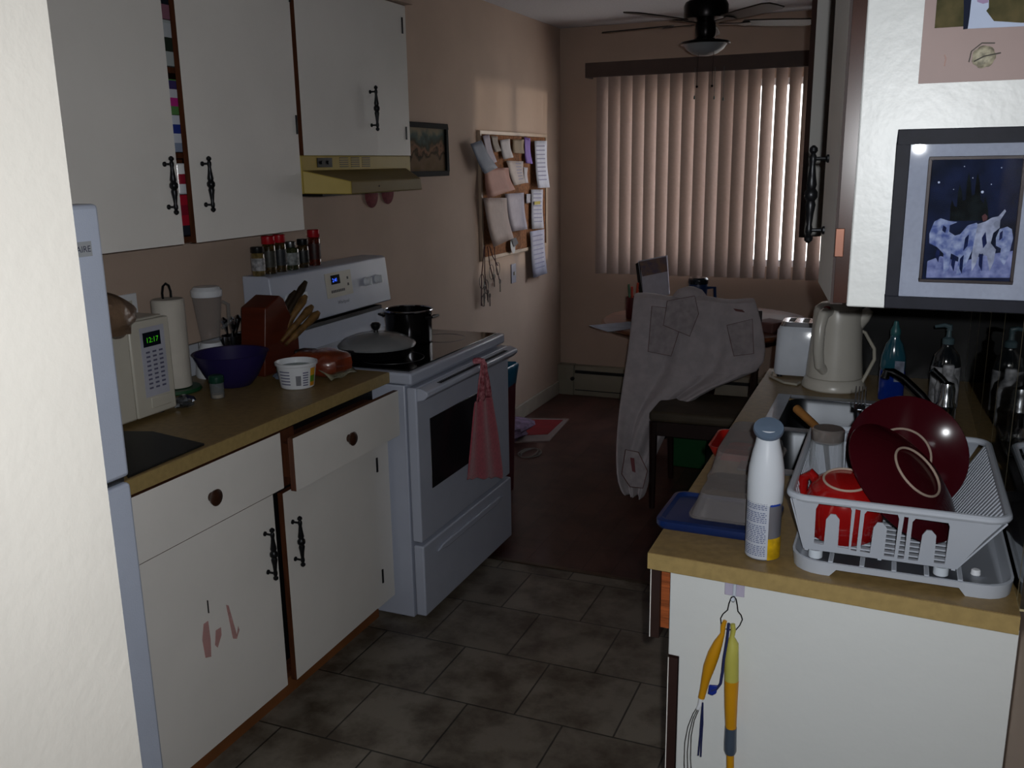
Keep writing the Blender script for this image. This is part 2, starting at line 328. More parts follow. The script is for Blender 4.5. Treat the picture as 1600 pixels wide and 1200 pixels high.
# packets behind the gap (y about -0.58)
def packet(name,label,cat,c,s,mt,kind='box'):
    m=M(); x,y,z=c; a,b,h=s
    if kind=='box': m.box(x-a/2,x+a/2,y-b/2,y+b/2,z,z+h); return m.build(name,mt,bevel=.003,label=label,cat=cat,group='food behind the cabinet gap')
    m.lathe([(a*.9,0),(a,.004),(a,h-.004),(a*.9,h)],c,24); return m.build(name,mt,label=label,cat=cat,group='food behind the cabinet gap')
def stripes(name,cols,scale,axis=2,rough=.4):
    m=bpy.data.materials.new(name); m.use_nodes=True; n=m.node_tree.nodes; l=m.node_tree.links; b=n['Principled BSDF']
    g=n.new('ShaderNodeTexCoord'); sx=n.new('ShaderNodeSeparateXYZ'); l.new(g.outputs['Object'],sx.inputs[0])
    mu=n.new('ShaderNodeMath'); mu.operation='MULTIPLY'; mu.inputs[1].default_value=scale; l.new(sx.outputs[axis],mu.inputs[0])
    fr=n.new('ShaderNodeMath'); fr.operation='FRACT'; l.new(mu.outputs[0],fr.inputs[0])
    rp=n.new('ShaderNodeValToRGB'); rp.color_ramp.interpolation='CONSTANT'; l.new(fr.outputs[0],rp.inputs[0])
    e=rp.color_ramp.elements; e[0].color=lin(cols[0]); e[0].position=0
    for i,cx in enumerate(cols[1:]):
        if i==0: e[1].position=1/len(cols); e[1].color=lin(cx)
        else: k=e.new((i+1)/len(cols)); k.color=lin(cx)
    l.new(rp.outputs[0],b.inputs['Base Color']); b.inputs['Roughness'].default_value=rough; return m
zs=ZU+.018
packet('cookie_box','red cookie box with dark base low in the cabinet gap','box',(.24,-.50,zs),(.05,.15,.115),stripes('cookie box print',['#2a2c36','#b02034','#8c1c30','#b02034'],8.7))
packet('glass_jar','small shiny jar on the red cookie box in the cabinet gap','jar',(.245,-.515,zs+.117),(.03,.0,.085),stripes('jar print',['#c8ccd0','#8a2030','#e0e0e0'],12,rough=.15),'cyl')
packet('snack_box','white and blue snack packet on middle cabinet shelf in the gap','box',(.24,-.50,1.637),(.06,.15,.10),stripes('snack print',['#8c98b0','#d4d8e4','#2c3c90','#d4d8e4'],10))
packet('tea_box','purple and green packet atop the white and blue packet','box',(.24,-.50,1.738),(.055,.14,.095),stripes('tea print',['#5c8a50','#c03088','#cfd0d8','#44386a'],11))
packet('rice_bag','grey white packet with black wedge on top cabinet shelf','packet',(.24,-.50,1.867),(.06,.15,.12),stripes('rice print',['#aab0b0','#2c342c','#b8bcc0'],9))
packet('spice_box','dark pink and blue packet at the top of the cabinet gap','box',(.24,-.50,1.989),(.055,.14,.11),stripes('spice print',['#8c6070','#20242c','#385070'],9))
# ------------------------------------------------------------------ cabinet above hood
t=T('wall_cabinet','short off white cabinet mounted above the range hood','cabinet',(.15,.38,1.63))
M().box(.005,.285,.0,.77,1.63,2.2).build('carcass',cabw,t,smooth=False)
d=slab(t,'door',.309,.012,.465,1.628,2.195,rot=math.radians(-2.2),piv=.012); handle(d,(.325,.425,1.795),(1,0,0),.155)
d=slab(t,'door',.303,.468,.755,1.628,2.195)
hinge(t,.303,.725,2.09,2.15); hinge(t,.303,.725,1.69,1.74)
# ------------------------------------------------------------------ range hood
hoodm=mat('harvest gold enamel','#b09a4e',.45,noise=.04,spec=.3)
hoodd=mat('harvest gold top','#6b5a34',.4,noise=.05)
t=T('range_hood','harvest gold range hood under the short cabinet','range hood',(.2,.38,1.49))
m=M(); m.box(.005,.298,.008,.76,1.58,1.628)
A=[(.298,.01,1.58),(.298,.72,1.58),(.42,.615,1.541),(.42,.118,1.541)]
B=[(.298,.01,1.502),(.298,.76,1.502),(.42,.625,1.497),(.42,.118,1.497)]
m.add([Vector(p) for p in A+B],[(4,7,6,5),(0,3,7,4),(0,4,5,1)])
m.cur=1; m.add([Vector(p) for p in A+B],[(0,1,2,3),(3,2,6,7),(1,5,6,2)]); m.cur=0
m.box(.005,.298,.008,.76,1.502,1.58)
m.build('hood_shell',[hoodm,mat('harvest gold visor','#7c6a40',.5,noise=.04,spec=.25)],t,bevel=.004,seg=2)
M().box(.02,.30,.12,.66,1.490,1.5).build('grease_filter',dark,t)
m=M()
for k in range(3):
    for j in range(5): m.box(.298,.2995,.24+k*.075,.295+k*.075,1.588+j*.0075,1.591+j*.0075)
m.build('vent_grille',dark,t,smooth=False)
m=M(); m.box(.298,.301,.10,.19,1.588,1.62); m.build('switch_plate',dark,t)
for y in (.125,.165): M().cyl((.300,y,1.604),(.305,y,1.604),.006).build('switch',iron,t)
M().cyl((.42,.30,1.52),(.422,.30,1.52),.003).build('screw',dark,t)
# heart pot holders on the wall below
potm=mat('dark red quilted cloth','#7c3a40',.9,noise=.2,nscale=60,bump=.5,bscale=150)
for (y,z,r,l_) in ((.925,1.465,.055,'round dark red pot holder on the wall, left of the pair below the hood'),(1.065,1.475,.055,'round dark red pot holder on the wall, right of the pair below the hood')):
    m=M(); m.lathe([(.001,.0),(r*.8,.001),(r,.006),(r*.8,.011),(.001,.012)],(.001,y,z),24,ax=(1,0,0)); m.build('pot_holder',potm,label=l_,cat='pot holder',group='pot holders')
# ------------------------------------------------------------------ fridge
t=T('refrigerator','white top freezer refrigerator behind the near wall','refrigerator',(.4,-1.65,0))
M().box(.05,.69,-1.99,-1.295,.03,1.525).build('cabinet',fridgem,t,bevel=.008)
fz=M().box(.695,.75,-1.99,-1.288,.985,1.53).build('freezer_door',fridgem,t,bevel=.009,seg=3)
fd=M().box(.695,.75,-1.99,-1.288,.06,.972).build('fridge_door',fridgem,t,bevel=.009,seg=3)
M().box(.60,.735,-1.36,-1.292,.972,.985).build('hinge_plate',steel,t)
M().box(.1,.68,-1.97,-1.31,0,.03).build('base_grille',dark,t)
m=M(); m.box(.75,.7515,-1.425,-1.318,1.434,1.462); bd=m.build('badge',mat('pale badge','#a9adb2',.4),fz)
text(M(),'FRIGIDAIRE',(.7524,-1.4065,1.4425),(0,1,0),(0,0,1),.0168).build('badge_letters',textm,bd,smooth=False)
m=M(); m.tube([(.755,-1.965,1.03),(.79,-1.965,1.05),(.79,-1.965,1.4),(.755,-1.965,1.42)],.011,10); m.build('handle',fridgem,fz)
m=M(); m.tube([(.755,-1.965,.93),(.79,-1.965,.91),(.79,-1.965,.5),(.755,-1.965,.48)],.011,10); m.build('handle',fridgem,fd)
# ------------------------------------------------------------------ stove
t=T('range','white electric range with a black glass cooktop and dark oven window','stove',(.38,.4,0))
S0,S1=.002,.80
M().box(.10,.655,S0+.006,S1-.006,.012,.868).build('body',stovem,t,bevel=.004)
m=M(); 
for (a,b) in ((.60,.04),(.60,.76),(.14,.04),(.14,.76)): m.cyl((a,b,0),(a,b,.02),.015)
m.build('feet',dark,t)
m=M(); m.box(.105,.685,S0,S1,.872,.912); m.build('cooktop_frame',stovem,t,bevel=.008,seg=3)
ck=M().box(.13,.662,S0+.03,S1-.03,.9115,.9165).build('glass_cooktop',blackg,t,bevel=.001)
m=M()
for cx,cy,r in ((.50,.2,.115),(.50,.60,.09),(.25,.2,.08),(.25,.60,.10)):
    m.tube([(cx+r*math.cos(a*PI/24),cy+r*math.sin(a*PI/24),.9168) for a in range(48)],.0008,4,closed=True)
m.build('burner_ring',mat('burner grey','#3c3c40',.4),ck)
# backguard, leaning back slightly
bgp=[(.02,1.005),(.155,1.028),(.135,1.212),(.12,1.218),(.02,1.218)]
m=M(); m.prism([(x,S0,z) for x,z in bgp],(0,S1-S0,0)); bg=m.build('backguard',stovem,t,bevel=.004)
m=M(); m.prism([(x,S0+.01,z) for x,z in [(.03,.912),(.125,.912),(.118,.99),(.03,.998)]],(0,S1-S0-.02,0)); m.build('backguard_riser',stovem,t)
M().box(.03,.112,S0+.01,S1-.01,.99,1.006).build('vent_slot',dark,t)
bn=Vector((.184,0,.02)).normalized()
def bgx(z): return .155-.02*(z-1.028)/.184
def bgq(m,y0,y1,z0,z1,th): m.add([Vector((bgx(z)+d_,y,z)) for d_ in (0,th) for z in (z0,z1) for y in (y0,y1)],[(0,2,3,1),(4,5,7,6),(0,1,5,4),(2,6,7,3),(0,4,6,2),(1,3,7,5)])
p1=[at(x,y,'x',.146) for x,y in ((499,443),(549,465))]
m=M(); bgq(m,.335,.515,1.095,1.19,.002); cp=m.build('control_panel',creamp,bg,smooth=False)
m=M(); bgq(m,.372,.432,1.145,1.180,.0035); m.build('clock_display',mat('display black','#05060c',.1,noise=0),bg)
m=M(); text(m,'2:41',(bgx(1.155)+.0045,.378,1.1545),(0,1,0),(-.108,0,1),.020); m.build('clock_digits',mat('blue led','#2860ff',.3,noise=0,emit='#2d62ff',es=1.6),bg,smooth=False)
m=M(); 
for k in range(8): bgq(m,.365+k*.012,.373+k*.012,1.113,1.123,.003)
for k in range(2): bgq(m,.482,.492,1.13+k*.025,1.14+k*.025,.003)
m.build('keypad',mat('dim keys','#3a3a40',.5),bg)
m=M(); text(m,'Whirlpool',(bgx(1.07)+.001,.40,1.066),(0,1,0),(-.108,0,1),.019); m.build('maker_name',textm,bg,smooth=False)
for y,z in ((.622,1.128),(.705,1.128),(.09,1.128),(.17,1.128)):
    m=M(); c=Vector((bgx(z),y,z)); m.tube([c,c+bn*.004,c+bn*.006,c+bn*.02,c+bn*.024],[.019,.019,.0165,.015,.011],24)
    m.box(-.016,.016,-.0035,.0035,0,.029,Matrix.Translation(c)@Vector((0,0,1)).rotation_difference(bn).to_matrix().to_4x4())
    m.build('knob',whitep,bg,bevel=.001)
# oven door
dr=M().box(.662,.70,S0+.004,S1-.004,.305,.862).build('oven_door',stovem,t,bevel=.006,seg=3)
M().box(.698,.7022,.095,.60,.478,.735).build('oven_window',darkglass,dr,bevel=.003)
m=M(); m.prism([(.70,S0+.004,.862),(.70,S0+.004,.815),(.728,S0+.004,.822),(.745,S0+.004,.838),(.742,S0+.004,.852),(.715,S0+.004,.862)],(0,S1-S0-.008,0)); m.build('handle',stovem,dr,bevel=.004)
m=M()
for k in range(44):
    y=.12+k*.0135
    m.box(.712,.7375,y,y+.006,.8585,.8605)
m.build('vent_slots',dark,dr,smooth=False)
dw=M().box(.665,.705,S0+.004,S1-.004,.025,.292).build('storage_drawer',stovem,t,bevel=.006,seg=3)
m=M(); m.prism([(.7045,.10,.238),(.7045,.14,.252),(.7045,.66,.252),(.7045,.70,.238),(.7045,.62,.226),(.7045,.18,.226)],(.010,0,0)); m.build('drawer_grip',stovem,dw,bevel=.004)
m=M(); 
for k in range(4): m.box(.18+k*.1,.182+k*.1,S0+.002,S0+.006,.05,.84)
m.build('side_rib',stovem,t)
# towel on the oven handle
pinkm=mat('pink terry cloth','#b8505f',.95,noise=.12,nscale=90,bump=.8,bscale=260,sheen=.3)
flow=mat('floral cotton','#d08a92',.9,noise=.5,nscale=70,col2='#8c2c3c')
t=T('dish_towel','pink dish towel with floral top hanging on the oven handle','towel',(.76,.44,.4))
def sheet(rows,K,amp,nf,xb):
    G=[]
    for (y0,y1,z) in rows:
        G.append([Vector((xb+amp*(.3+(1.-z)*.9)*math.sin(nf*2*PI*j/K+z*3),y0+(y1-y0)*j/K,z+.004*math.sin(j))) for j in range(K+1)])
    return G
rows=[(.350,.500,.735),(.333,.512,.69),(.315,.53,.63),(.295,.55,.57),(.275,.572,.49),(.258,.592,.425),(.260,.588,.415)]
G=sheet(rows,24,.007,2,.752); 
for i,r in enumerate(G):
    for j,p in enumerate(r): p.z+= (0 if i<4 else -.055*(j/24)+.05*(1-j/24))*(i-3)/3
m=M(); m.grid(G); m.build('towel_cloth',pinkm,t,solid=.006,sub=1)
rows=[(.408,.462,.868),(.412,.455,.84),(.385,.475,.81),(.378,.485,.77),(.355,.503,.722)]
G=sheet(rows,12,.006,2,.7545); m=M(); m.grid(G); m.build('towel_top',flow,t,solid=.006,sub=1)
m=M(); m.tube([(.755,.435,.86),(.75,.435,.872),(.735,.435,.874),(.715,.435,.87)],.012,8); m.build('towel_loop',flow,t)
# ------------------------------------------------------------------ spice jars on the backguard
def spice(y,h,r,lid,body,label,lab='#6e6a60',cap='cyl',x=.075):
    z=1.2185; t=T('spice_jar',label,'spice jar',(x,y,z),'spice jars on the stove back')
    m=M(); m.lathe([(r*.9,0),(r,.003),(r,h*.72),(r*.93,h*.76),(r*.8,h*.79)],(x,y,z),24); m.build('jar_body',body,t)
    m=M(); m.lathe([(r+.0006,h*.18),(r+.0008,h*.19),(r+.0008,h*.6),(r+.0006,h*.61)],(x,y,z),24); m.build('jar_label',mat('spice label '+lab,lab,.5,noise=.35,nscale=60),t)
    m=M(); q=r*.98 if cap=='cyl' else r*.66
    m.lathe([(q,h*.79),(q*1.02,h*.8),(q*1.02,h*.98),(q*.9,h)],(x,y,z),24); m.build('lid',lid,t)
blackl=mat('black lid','#0f1013',.3); jarb=mat('brown herbs in glass','#4a3a1c',.12,coat=1,noise=.4,nscale=80,col2='#20180c'); jarr=mat('red spice in glass','#5c2014',.12,coat=1,noise=.3,nscale=80); jarg=mat('green glass spice','#3a4028',.1,coat=1,noise=.3,nscale=60); jarw=mat('golden glass','#7c6a40',.1,coat=1,noise=.3,nscale=60)
spice(-.0+.028,.102,.0235,blackl,jarw,'spice jar with black lid and white label, leftmost on the stove back','#a9a9ac')
spice(.092,.135,.024,red,jarb,'red lidded spice jar next to the leftmost black lidded jar','#3c3c36')
spice(.156,.135,.023,red,jarb,'red lidded spice jar just left of the squat silver capped bottle','#262a30')
spice(.222,.105,.029,steel,jarg,'squat spice bottle with small silver cap and pale round label','#8b9090',cap='n')
spice(.298,.108,.021,blackl,jarb,'black lidded spice jar just left of the tall red lidded one','#16181c')
spice(.372,.138,.024,red,jarr,'red lidded spice jar at the right end of the stove back','#3a1410')
# ------------------------------------------------------------------ microwave & left counter things
t=T('microwave','small cream microwave with green digits beside the fridge','microwave',(.15,-.93,H))
M().box(.015,.262,-1.22,-.645,H+.008,1.196).build('housing',creamp,t,bevel=.008,seg=3)
m=M()
for x,y in ((.04,-.67),(.24,-.67),(.04,-1.19),(.24,-1.19)): m.cyl((x,y,H),(x,y,H+.012),.01)
m.build('feet',dark,t)
M().box(.262,.28,-1.22,-.795,H+.012,1.192).build('door',creamp,t,bevel=.005)
pn=M().box(.262,.28,-.793,-.645,H+.012,1.192).build('control_panel',creamp,t,bevel=.005)
M().box(.2795,.281,-.757,-.668,H+.065,1.172).build('keypad_plate',mat('pale keypad','#a9abb8',.4),pn)
M().box(.2805,.2818,-.748,-.684,1.118,1.158).build('display',mat('display navy','#0c1420',.15,noise=0),pn)
text(M(),'12:17',(.2824,-.739,1.129),(0,1,0),(0,0,1),.021).build('digits',mat('green led','#3cc814',.3,noise=0,emit='#4cd010',es=.3),pn,smooth=False)
m=M()
for r_ in range(9):
    for c_ in range(3): m.box(.281,.2815,-.742+c_*.024,-.728+c_*.024,1.10-r_*.0125,1.105-r_*.0125)
m.build('key_print',mat('key print','#5a5a70',.5),pn,smooth=False)
M().box(.2795,.2835,-.742,-.668,.945,.975).build('door_button',creamp,pn,bevel=.003)
# bread bag on the microwave
bagb=mat('brown bread in plastic','#7c6450',.4,noise=.2,nscale=20,coat=.5,bump=1.0,bscale=70)
m=M(); m.lathe([(max(1e-6,math.sin(PI*i/24)),-math.cos(PI*i/24)) for i in range(25)],(0,0,0),32)
vs=[]
for v in m.v:
    k=.96+.035*math.sin(v.x*9+v.z*11)+.03*math.sin(v.y*15+v.z*8)+.02*math.sin(v.y*23-v.x*17)
    p=Vector((.225+v.x*.085*k,-.835+v.y*.105*k,1.205+v.z*.075*k+.07*max(0,-v.y-.2)*max(0,v.z)))
    if p.x<.288: p.z=max(p.z,1.1975)
    vs.append(p)
m.v=vs; m.build('bread_bag',bagb,label='brown bread loaf in a plastic bag slumped over the microwave front',cat='bread')
# outlet
def outlet(y,z,label,cat='outlet',toggle=False,w=.072,h=.115):
    t=T('wall_outlet' if not toggle else 'light_switch',label,cat,(.0,y,z-h/2))
    M().box(.0,.006,y-w/2,y+w/2,z-h/2,z+h/2).build('cover_plate',whitep if not toggle else mat('grey plate','#9a9aa8',.4),t,bevel=.002)
    m=M()
    if toggle: m.box(.006,.012,y-.006,y+.006,z-.01,z+.01)
    else:
        for dz in (-.025,.025): m.box(.006,.0075,y-.014,y+.014,z+dz-.012,z+dz+.012)
    m.build('toggle' if toggle else 'socket',creamp,t)
outlet(-.515,1.165,'white wall outlet above the microwave')
outlet(2.53,.94,'pale switch plate on the wall below the notice board','switch',True)
# paper towel
t=T('paper_towel_roll','white paper towel roll on a wire stand behind the microwave','paper towel',(.11,-.44,H))
px_,py_=.100,-.452
M().lathe([(.075,0),(.078,.004),(.074,.012),(.02,.014)],(px_,py_,H),28).build('stand_base',mat('green base','#1f4a2c',.4),t)
m=M(); m.lathe([(.045,.014),(.049,.016),(.049,.286),(.045,.29),(.02,.292)],(px_,py_,H),32); m.build('paper_roll',mat('paper towel','#c4beb4',.9,bump=.5,bscale=120),t)
m=M(); m.tube([(px_,py_-.017,H+.285),(px_,py_-.018,H+.31),(px_,py_-.012,H+.33),(px_,py_,H+.337),(px_,py_+.012,H+.33),(px_,py_+.018,H+.31),(px_,py_+.017,H+.285)],.0035,8); m.build('wire_hook',iron,t)
# blender
cg=glassy('clear glass','#c4ccd0',.10)
t=T('blender','blender with clear jar and white base behind the purple bowl','blender',(.085,-.25,H)); b=(.070,-.243,H)
M().lathe([(.055,0),(.058,.01),(.053,.05),(.04,.095),(.032,.115)],b,28).build('base',whitep,t)
M().lathe([(.001,.112),(.028,.112),(.03,.12),(.040,.2),(.048,.275)],b,28).build('glass_jar',glassy('jar glass','#ccd4dc',.0,.02,.6,.30),t)
M().lathe([(.049,.268),(.050,.272),(.050,.288),(.04,.300),(.025,.302),(.001,.302)],b,28).build('lid',whitep,t)
m=M(); m.tube([(.114,-.223,H+.25),(.130,-.213,H+.24),(.128,-.213,H+.18),(.104,-.223,H+.16)],.006,8); m.build('handle',cg,t)
M().cyl((.120,-.243,H+.045),(.132,-.243,H+.043),.012).build('dial',creamp,t)
# chrome utensil pot
t=T('utensil_pot','small chrome pot of utensils between blender and knife block','utensil holder',(.08,-.15,H)); b=(.075,-.14,H)
M().lathe([(.038,0),(.04,.004),(.04,.12),(.037,.12),(.036,.006),(.001,.005)],b,24).build('pot',chrome,t)
for dx,dy,hh in ((.01,.01,.19),(-.01,-.012,.185),(.014,-.01,.175),(-.012,.014,.18)):
    m=M(); m.tube([(b[0]+dx*.3,b[1]+dy*.3,H+.01),(b[0]+dx,b[1]+dy,H+.13),(b[0]+dx*1.6,b[1]+dy*1.6,H+hh-.01),(b[0]+dx*1.7,b[1]+dy*1.7,H+hh)],[.003,.003,.013,.003],10); m.build('utensil',chrome,t)
# purple bowl
purp=mat('purple plastic','#221a4a',.4,noise=.05)
c=(.219,-.327,H)
M().lathe([(.055,0),(.06,.003),(.082,.03),(.104,.075),(.116,.105),(.120,.107),(.113,.105),(.100,.075),(.077,.033),(.001,.008)],c,40).build('mixing_bowl',purp,label='dark purple mixing bowl in front of the blender',cat='bowl')
# small jar green lid
t=T('seasoning_jar','small clear jar with green lid in front of the purple bowl','jar',(.285,-.48,H))
M().lathe([(.019,0),(.021,.003),(.021,.045),(.019,.05),(.018,.05),(.019,.003),(.001,.002)],(.287,-.482,H),24).build('jar_body',cg,t)
M().lathe([(.0175,.002),(.0175,.012),(.001,.012)],(.287,-.482,H),20).build('salt',mat('pale salt','#b8a890',.9),t)
M().lathe([(.022,.048),(.023,.05),(.023,.066),(.02,.07),(.012,.072)],(.287,-.482,H),24).build('lid',mat('green lid','#12382c',.35),t)
# crumpled foil packets
def crumple(name,label,cat,c,s,mt,seed,group=None,n=14,k=.25):
    random.seed(seed); m=M(); m.ball((0,0,0),1,n)
    ph=[(random.uniform(2,7),random.uniform(2,7),random.uniform(2,7),random.uniform(0,6)) for _ in range(5)]
    m.v=[Vector((c[0]+v.x*s[0]*q,c[1]+v.y*s[1]*q,max(c[2],c[2]+s[2]+v.z*s[2]*q))) for v in m.v for q in [1+k*sum(math.sin(a*v.x+b_*v.y+d_*v.z+e) for a,b_,d_,e in ph)/2.5]]
    return m.build(name,mt,label=label,cat=cat,group=group,ang=20)
foilm=mat('crinkled foil','#9aa0a8',.25,.9,noise=.2,nscale=20)
crumple('foil_packet','crumpled foil packet on the counter beside the microwave','packet',(.268,-.605,H),(.03,.032,.018),foilm,3)
crumple('candy_wrapper','crumpled clear wrapper between purple bowl and margarine tub','wrapper',(.340,-.232,H),(.028,.022,.018),glassy('cellophane','#9fb0c8',.35),9)
crumple('lime','small lime green fruit behind the margarine tub','fruit',(.30,-.17,H),(.024,.024,.024),mat('lime skin','#7fa41c',.4,noise=.2),4,k=.04)
# margarine tub
t=T('margarine_tub','open white margarine tub with printed sides near the counter edge','tub',(.44,-.28,H)); c=(.432,-.278,H)
M().lathe([(.048,0),(.052,.003),(.062,.072),(.066,.074),(.067,.082),(.063,.083),(.058,.074),(.049,.006),(.001,.004)],c,40).build('tub_body',whitep,t)
M().lathe([(.056,.066),(.03,.0662),(.001,.0662)],c,32).build('tub_contents',mat('teal liner','#1f4a52',.25,noise=.4,nscale=30,col2='#2c5c3c'),t)
def tubpatch(m,a0,a1,z0,z1,e=.0006,n=4):
    vs=[];fs=[]
    for i in range(n+1):
        a=math.radians(a0+(a1-a0)*i/n)
        for z in (z0,z1):
            r=.0525+.0095*(z/.072)+e; vs.append(Vector((c[0]+r*math.cos(a),c[1]+r*math.sin(a),c[2]+z)))
    for i in range(n): fs.append((2*i,2*i+2,2*i+3,2*i+1))
    m.add(vs,fs)
m=M(); tubpatch(m,-58,-42,.014,.046); m.build('barcode',stripes('barcode print',['#20222c','#9a9ca4','#3a3c46','#9a9ca4'],240),t)
m=M(); tubpatch(m,-10,12,.008,.066,n=5); m.build('orange_band',stripes('tub print',['#d08a18','#5c8a20','#d09a20'],16,rough=.4),t)
m=M()
for k in range(5): tubpatch(m,-112,-76,.016+k*.010,.020+k*.010)
m.build('fine_print',mat('print','#70708a',.6),t)
m=M()
for k in range(6): tubpatch(m,-36,-18,.012+k*.008,.016+k*.008)
m.build('ingredients_print',mat('print','#70708a',.6),t)
# knife block
kb=mat('red brown block wood','#54200f',.4,noise=.15,nscale=6,stretch=(1,1,10))
t=T('knife_block','dark red brown wooden knife block with tan handled knives','knife block',(.2,-.08,H))
prof=[(-.175,H),(-.165,H+.02),(-.155,1.155-.02),(-.13,1.172),(-.065,1.178),(.005,1.06),(.055,1.03),(.05,H)]
prof=[(-.20,H),(-.178,1.145),(-.10,1.172),(-.088,1.168),(-.045,1.085),(.015,1.035),(-.02,H)]
prof=[(-.205,H),(-.175,1.14),(-.095,1.172),(-.075,1.16),(-.03,1.075),(-.005,1.03),(-.005,H)]
M().prism([(.15,y,z) for y,z in prof],(.10,0,0)).build('block',kb,t,bevel=.004)
hm=mat('tan knife handle','#7a5a30',.5,noise=.3,nscale=40); hb=mat('dark knife handle','#2e2214',.45,noise=.2,nscale=30)
def knife(x,y,z,d,L,mt,r=.0095):
    p=Vector((x,y,z)); d=Vector(d).normalized(); m=M()
    m.tube([p-d*.03,p,p+d*.012,p+d*L*.5,p+d*L*.85,p+d*L],[.006,.007,r,r*.95,r*1.35,r*.7],12); m.build('knife',mt,t)
for a,b,x,mt_,r_ in (((432,520),(478,440),.20,hb,.0105),((441,520),(478,462),.235,hm,.0115),((448,524),(488,478),.262,hm,.011),((455,530),(498,488),.285,hm,.0115),((424,512),(462,455),.18,hb,.010)):
    p=at(*a,'x',x); q=at(*b,'x',x+.03); knife(p.x,p.y,p.z,q-p,(q-p).length,mt_,r_)
# bread on right
t=T('loaf_bag','orange wrapped loaf in shiny plastic beside the pan','bread',(.44,-.10,H))
m=M(); m.ball((0,0,0),1,24); om=mat('orange loaf wrap','#8a3a1c',.3,noise=.35,nscale=14,coat=.9,bump=.8,bscale=30,col2='#5c2210')
m.v=[Vector((.405+(abs(v.x)**.7)*(1 if v.x>0 else -1)*.10*(1+.05*math.sin(9*v.y)),-.105+(abs(v.y)**.7)*(1 if v.y>0 else -1)*.088,H+.042+(abs(v.z)**.7)*(1 if v.z>0 else -1)*.042*(1+.08*math.sin(8*v.x+3*v.y)))) for v in m.v]
m.build('wrapped_loaf',om,t)
P=pgon(((508,572),(560,566),(562,583),(507,590)),'z',H+.03)
m=M(); G=[[Vector((.500-.012*(i),-.19+.155*j/8,H+.004+.034*i/4+.004*math.sin(j*1.4+i))) for j in range(9)] for i in range(5)]
m.grid(G); m.build('paper_label',mat('crumpled label','#8f8c74',.5,noise=.3,nscale=40,coat=.4),t,solid=.002)
crumple('potato_bag','brown plastic bag of bread rolls between tub and knife block','bag',(.36,-.135+.02,H),(.05,.05,.028),om,21) if False else None
# dark mat
m=M(); m.prism(pgon(((150,676),(240,677),(320,696),(200,748)),'z',H),(0,0,.006)); m.build('serving_tray',mat('black tray','#0e0f10',.5),label='flat black tray on the counter next to the fridge',cat='tray',bevel=.002,smooth=False)
# ------------------------------------------------------------------ pans
ZC=.917
t=T('frying_pan','dark lidded frying pan on the front left burner','pan',(.43,.20,ZC)); c=(.435,.205,ZC)
pm=mat('dark nonstick','#101012',.3,noise=.05)
M().lathe([(.105,0),(.11,.003),(.132,.038),(.136,.040),(.136,.043),(.131,.042),(.108,.006),(.001,.004)],c,40).build('pan_body',pm,t)
ld=M().lathe([(.141,.040),(.142,.046),(.137,.052),(.118,.066),(.08,.08),(.04,.087),(.001,.089)],c,40).build('lid',mat('grey glass lid','#808284',.25,noise=.1,nscale=8,coat=.4),t)
M().lathe([(.010,.088),(.008,.096),(.016,.104),(.019,.116),(.013,.124),(.001,.126)],c,20).build('lid_knob',pm,ld)
m=M(); m.tube([(.435-.01,.075,ZC+.035),(.40,.0,ZC+.052),(.33,-.09,ZC+.066),(.31,-.115,ZC+.066)],[.009,.011,.014,.009],12); m.build('handle',pm,t)
t=T('saucepan','steel saucepan with shiny rim behind the frying pan','pot',(.5,.46,ZC)); c=(.33,.56,ZC)
c=(.405,.50,ZC)
M().lathe([(.085,0),(.09,.004),(.092,.118),(.096,.122),(.0965,.127),(.091,.127),(.088,.01),(.001,.006)],c,40).build('pot_body',mat('dark steel','#2e2e30',.18,.9,noise=.05),t)
m=M(); m.tube([(c[0]+.094*math.cos(a*PI/20),c[1]+.094*math.sin(a*PI/20),ZC+.126) for a in range(40)],.004,8,closed=True); m.build('pot_rim',chrome,t)
for s_ in (1,-1):
    m=M(); m.tube([(c[0]+s_*.092,c[1]-.03,ZC+.10),(c[0]+s_*.118,c[1]-.025,ZC+.105),(c[0]+s_*.118,c[1]+.025,ZC+.105),(c[0]+s_*.092,c[1]+.03,ZC+.10)],.005,8); m.build('handle',pm,t)
